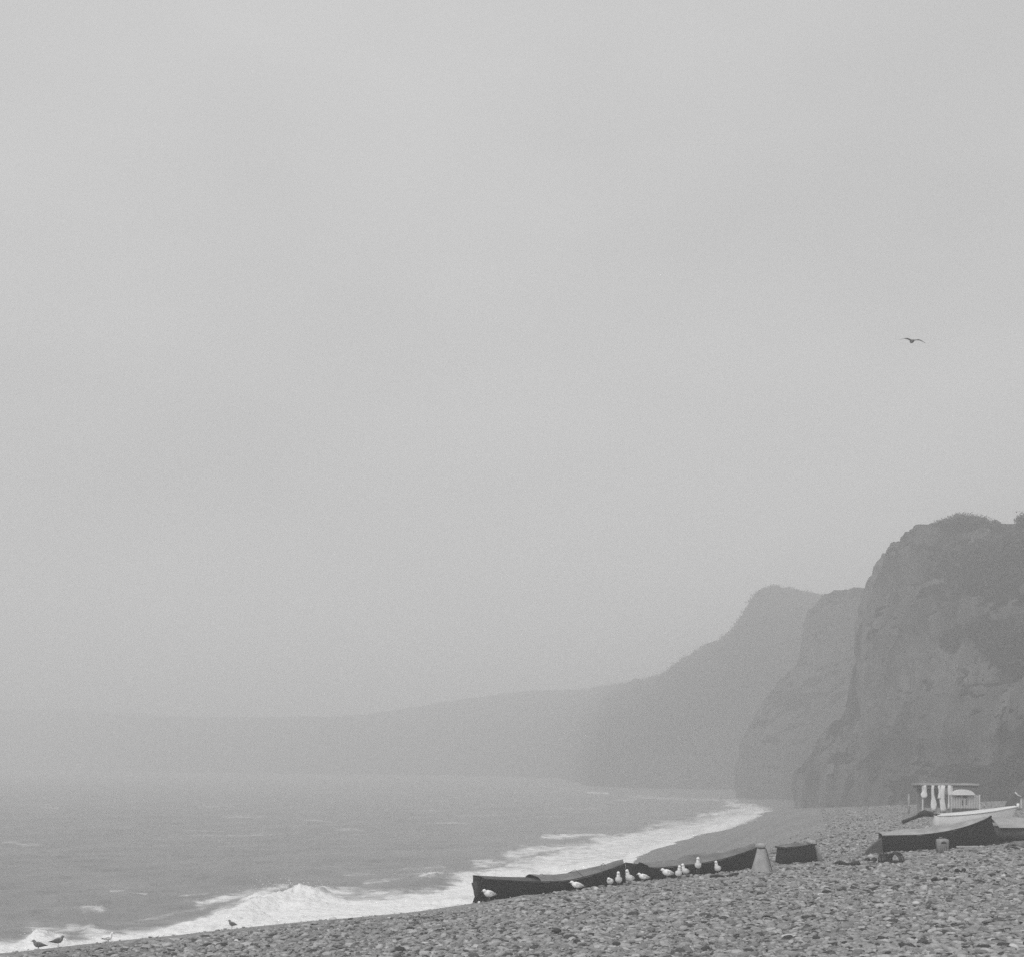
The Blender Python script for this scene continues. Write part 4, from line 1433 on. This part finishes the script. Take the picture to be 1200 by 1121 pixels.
# ------------------------------------------------------------------ gulls
def gull_body(neck=1.0, tail=-.30, sitting=False, mt='gull_white'):
    bm = bmesh.new()
    hz_ = 0.0
    pts = [(tail, 0, .185), (tail + .08, 0, .195), (-.12, 0, .215), (-.03, 0, .225), (.06, 0, .245), (.115, 0, .245 + .055 * neck),
           (.135, 0, .245 + .105 * neck), (.150, 0, .25 + .150 * neck), (.175, 0, .25 + .175 * neck), (.210, 0, .25 + .172 * neck), (.232, 0, .25 + .160 * neck)]
    rad = [(.012, .008), (.04, .03), (.085, .078), (.108, .104), (.104, .106), (.080, .080), (.060, .060), (.052, .052), (.054, .056), (.038, .040), (.012, .012)]
    tube(bm, pts, rad, 14)
    return bm

def make_gull(name, label, neck, body_m, wing_m, tip_m, group, open_wing=0.0):
    t = thing(name, label, 'gull', (0, 0, 0), 0, group)
    obj('body', gull_body(neck), M[body_m], t, True)
    hz_ = .25 + .165 * neck
    bm = bmesh.new()
    tube(bm, [(.222, 0, hz_), (.262, 0, hz_ - .006), (.285, 0, hz_ - .020)], [(.012, .015), (.009, .012), (.003, .004)], 8)
    obj('bill', bm, M['gull_bill'], t, True)
    for s in (1, -1):
        bm = bmesh.new()
        tube(bm, [(.085, s * .070, .262), (.03, s * .092, .258), (-.08, s * .082, .240), (-.20, s * .050, .215), (-.27, s * .026, .203)], [(.010, .03), (.018, .055), (.018, .052), (.012, .03), (.006, .012)], 10)
        w = obj('wing', bm, M[wing_m], t, True)
        bm = bmesh.new()
        tube(bm, [(-.22, s * .043, .214), (-.29, s * .018, .202), (-.36, s * .006, .196)], [(.012, .022), (.009, .016), (.002, .004)], 8)
        obj('wing_tip', bm, M[tip_m], w, True)
        bm = bmesh.new()
        tube(bm, [(.0, s * .035, .17), (.008, s * .036, .08), (.0, s * .038, .005)], [.014, .007, .007], 6)
        tube(bm, [(-.02, s * .038, .004), (.045, s * .042, .004)], [(.012, .004), (.028, .003)], 6)
        obj('leg', bm, M['gull_leg'], t, True)
        bm = bmesh.new()
        bmesh.ops.create_icosphere(bm, subdivisions=1, radius=.007, matrix=Matrix.Translation((.197, s * .038, hz_ + .012)))
        obj('eye', bm, M['gull_black'], t, True)
    return t

GG = 'white gulls standing in front of the covered boats'
upright = make_gull('gull', '-', 1.25, 'gull_white', 'gull_grey', 'gull_black', GG)
hunched = make_gull('gull', '-', 0.45, 'gull_white', 'gull_grey', 'gull_black', GG)
young = make_gull('gull', '-', 0.7, 'gull_brown', 'gull_brownwing', 'gull_black', 'gulls at the edge of the surf')
used = set()

def place_gull(proto, px, py, deg, label, group, s=1.0, dy=0.0, lift=0.0):
    p = hit(px, py)
    if dy:
        p = Vector((p.x * (p.y + dy) / p.y, p.y + dy, 0))
        p.z = bz(p.x, p.y)
    p.z += 0.05 + lift
    rz = math.radians(deg)
    if proto.name not in used:
        used.add(proto.name)
        proto.location = p
        proto.rotation_euler = (0, 0, rz)
        proto.scale = (s, s, s)
        proto['label'] = label
        proto['group'] = group
        return proto
    return dup(proto, p, rz, label, group, s)

def by_boat(proto, px, off, deg, label, sc, lift=0.0):
    # stands 'off' metres on our side of the covered boats' feet
    Yl = np.interp(px, [571, 744, 747, 897], [a1.y, b1.y, a2.y, b2.y]) - off
    x = (px - CX) * Yl / F
    q = Vector((x, Yl, bz(x, Yl) - 0.02 + lift))
    rz = math.radians(deg)
    if proto.name not in used:
        used.add(proto.name)
        proto.location, proto.rotation_euler, proto.scale = q, (0, 0, rz), (sc, sc, sc)
        proto['label'] = label
        return proto
    return dup(proto, q, rz, label, GG, sc)

by_boat(hunched, 573, .55, 215, 'white gull standing beside the blunt stern of the long dark boat', 1.3, .03)
by_boat(hunched, 676, .25, 190, 'plump white gull alone, side-on before the middle of the long dark boat', 1.22, .0)
by_boat(hunched, 715, .45, 250, 'small hunched gull, left-hand one of three close together', 1.2)
by_boat(upright, 725, .35, 262, 'upright white gull, middle one of three close together', 1.3)
by_boat(upright, 738, .45, 235, 'upright white gull with grey wing showing, right-hand one of three close together', 1.32)
by_boat(hunched, 754, .30, 195, 'grey-winged gull facing left at the gap between the two covered boats', 1.15)
by_boat(hunched, 782, .60, 200, 'broad white gull left of a tall upright one before the second covered boat', 1.3)
by_boat(upright, 795, .95, 275, 'upright gull standing lowest of the group before the second covered boat', 1.25)
by_boat(upright, 803, .35, 230, 'white gull just right of the lowest gull, close against the second covered boat', 1.2)
by_boat(upright, 818, .30, 262, 'white gull standing highest, head level with the second boat gunwale', 1.3, .20)
by_boat(upright, 841, .30, 240, 'white gull alone nearest the bow of the second covered boat', 1.2)
SG = 'gulls at the edge of the surf'
def on_crest(proto, px, deg, label, sc, lift=0.0):
    Y = np.arange(30, 75, 0.1)
    X = (px - CX) * Y / F
    k = int(np.argmin((CAMZ - beach_z(X, Y)) / Y))
    q = Vector((X[k], Y[k], bz(X[k], Y[k]) + 0.02 + lift))
    rz = math.radians(deg)
    if proto.name not in used:
        used.add(proto.name)
        proto.location, proto.rotation_euler, proto.scale = q, (0, 0, rz), (sc, sc, sc)
        proto['label'], proto['group'] = label, SG
        return proto
    return dup(proto, q, rz, label, SG, sc)

on_crest(young, 272, 150, 'dark gull alone at the foot of the largest breaking wave', 0.72)
on_crest(young, 68, 20, 'darkest gull on the shingle edge, nearest the white splash at lower left', 0.85)
on_crest(young, 45, 185, 'grey-brown gull low in the foam at the far lower left', 0.85, -0.06)
on_crest(upright, 127, 15, 'pale grey gull facing right on the edge between the dark gulls', 0.7, -0.05)

# flying gull
p = P(1069, 400, 76)
t = thing('flying_gull', 'grey gull flying alone in the sky above the cliffs', 'gull', p, math.radians(97))
bm = bmesh.new()
tube(bm, [(-.30, 0, .02), (-.2, 0, .01), (-.08, 0, 0), (.06, 0, 0), (.16, 0, .01), (.22, 0, .02), (.27, 0, .02), (.29, 0, .015)], [(.06, .01), (.06, .035), (.09, .09), (.11, .115), (.085, .09), (.055, .055), (.045, .045), (.012, .012)], 14)
obj('body', bm, M['gull_brown'], t, True)
bm = bmesh.new()
tube(bm, [(.28, 0, .015), (.32, 0, .012), (.34, 0, .002)], [.012, .01, .003], 8)
obj('bill', bm, M['gull_bill'], t, True)
for s in (1, -1):
    bm = bmesh.new()
    span = [(0.05, .02, .13, .02), (.18, .09, .14, .018), (.34, .125, .13, .014), (.50, .11, .10, .010), (.62, .065, .06, .006), (.72, .02, .02, .003)]
    if s > 0:
        span = [(y * 1.0, z * 1.0, c, h) for y, z, c, h in span]
    pts = [(.03 - .10 * max(0, y - .34), s * y, z) for y, z, c, h in span]
    tube(bm, pts, [(h, c) if False else (c, h) for y, z, c, h in span], 10, side=(0, 0, 1))
    w = obj('wing', bm, M['gull_flight'], t, True)
    bm = bmesh.new()
    tube(bm, [(.03 - .10 * .3, s * .66, .052), (.03 - .10 * .42, s * .77, .0), (.03 - .05, s * .84, -.03)], [(.045, .006), (.03, .005), (.005, .002)], 8, side=(0, 0, 1))
    obj('wing_tip', bm, M['gull_black'], w, True)
t.rotation_euler = (math.radians(4), math.radians(-6), math.radians(97))

# ------------------------------------------------------------------ haze
SIGMA = 0.00245
bm = bmesh.new()
box(bm, (0, 1450, 40.0), (9400, 3020, 124))
me_m = bpy.data.materials.new('sea_mist')
me_m.use_nodes = True
nt = me_m.node_tree
nt.nodes.remove(nt.nodes['Principled BSDF'])
pv = nt.nodes.new('ShaderNodeVolumePrincipled')
pv.inputs['Color'].default_value = (0.91, 0.91, 0.91, 1)
pv.inputs['Density'].default_value = SIGMA
pv.inputs['Anisotropy'].default_value = 0.0
nt.links.new(pv.outputs[0], nt.nodes['Material Output'].inputs['Volume'])
hz_o = obj('haze', bm, me_m)
hz_o['kind'] = 'stuff'
tag(hz_o, 'pale sea mist over the bay and cliffs', 'haze')

# ------------------------------------------------------------------ light
SUN_EL, SUN_AZ = math.radians(44), math.radians(-155)       # azimuth from +Y towards +X
sun = bpy.data.objects.new('sun', bpy.data.lights.new('sun', 'SUN'))
COL.objects.link(sun)
sun.data.energy = 2.2
sun.data.angle = math.radians(40)
sun.data.color = (1.0, 0.995, 0.99)
sd = Vector((math.sin(SUN_AZ) * math.cos(SUN_EL), math.cos(SUN_AZ) * math.cos(SUN_EL), math.sin(SUN_EL)))
sun.rotation_euler = sd.to_track_quat('Z', 'Y').to_euler()
sun.location = (0, 0, 60)

w = bpy.data.worlds.new('World')
scene.world = w
w.use_nodes = True
nt = w.node_tree
bg = nt.nodes['Background']
sky = nt.nodes.new('ShaderNodeTexSky')
sky.sky_type = 'NISHITA'
sky.sun_disc = False
sky.sun_elevation = SUN_EL
sky.sun_rotation = SUN_AZ
bw = nt.nodes.new('ShaderNodeRGBToBW')
nt.links.new(sky.outputs[0], bw.inputs[0])
# an even grey cloud deck covers most of it
tc = nt.nodes.new('ShaderNodeTexCoord')
mp = nt.nodes.new('ShaderNodeMapping')
mp.inputs['Scale'].default_value = (1.0, 1.0, 2.2)
mp.inputs['Location'].default_value = (4.1, 0.7, 1.3)
nt.links.new(tc.outputs['Generated'], mp.inputs['Vector'])
nz = nt.nodes.new('ShaderNodeTexNoise')
nz.inputs['Scale'].default_value = 2.2
nz.inputs['Detail'].default_value = 4
nt.links.new(mp.outputs[0], nz.inputs['Vector'])
cl = nt.nodes.new('ShaderNodeMapRange')
cl.inputs['From Min'].default_value = 0.25
cl.inputs['From Max'].default_value = 0.75
cl.inputs['To Min'].default_value = 5.1
cl.inputs['To Max'].default_value = 6.55
nt.links.new(nz.outputs['Fac'], cl.inputs['Value'])
mx = nt.nodes.new('ShaderNodeMix')
mx.data_type = 'FLOAT'
mx.inputs[0].default_value = 0.85
nt.links.new(bw.outputs[0], mx.inputs[2])
nt.links.new(cl.outputs[0], mx.inputs[3])
nt.links.new(mx.outputs[0], bg.inputs['Color'])
bg.inputs['Strength'].default_value = 0.11

# ------------------------------------------------------------------ render settings
scene.view_settings.view_transform = 'Standard'
scene.view_settings.look = 'None'
scene.view_settings.exposure = 0.0
scene.view_settings.gamma = 1.0
scene.render.engine = 'CYCLES'
scene.cycles.use_denoising = False
scene.cycles.max_bounces = 6
scene.cycles.diffuse_bounces = 2
scene.cycles.glossy_bounces = 2
scene.cycles.volume_bounces = 2
scene.cycles.use_adaptive_sampling = False
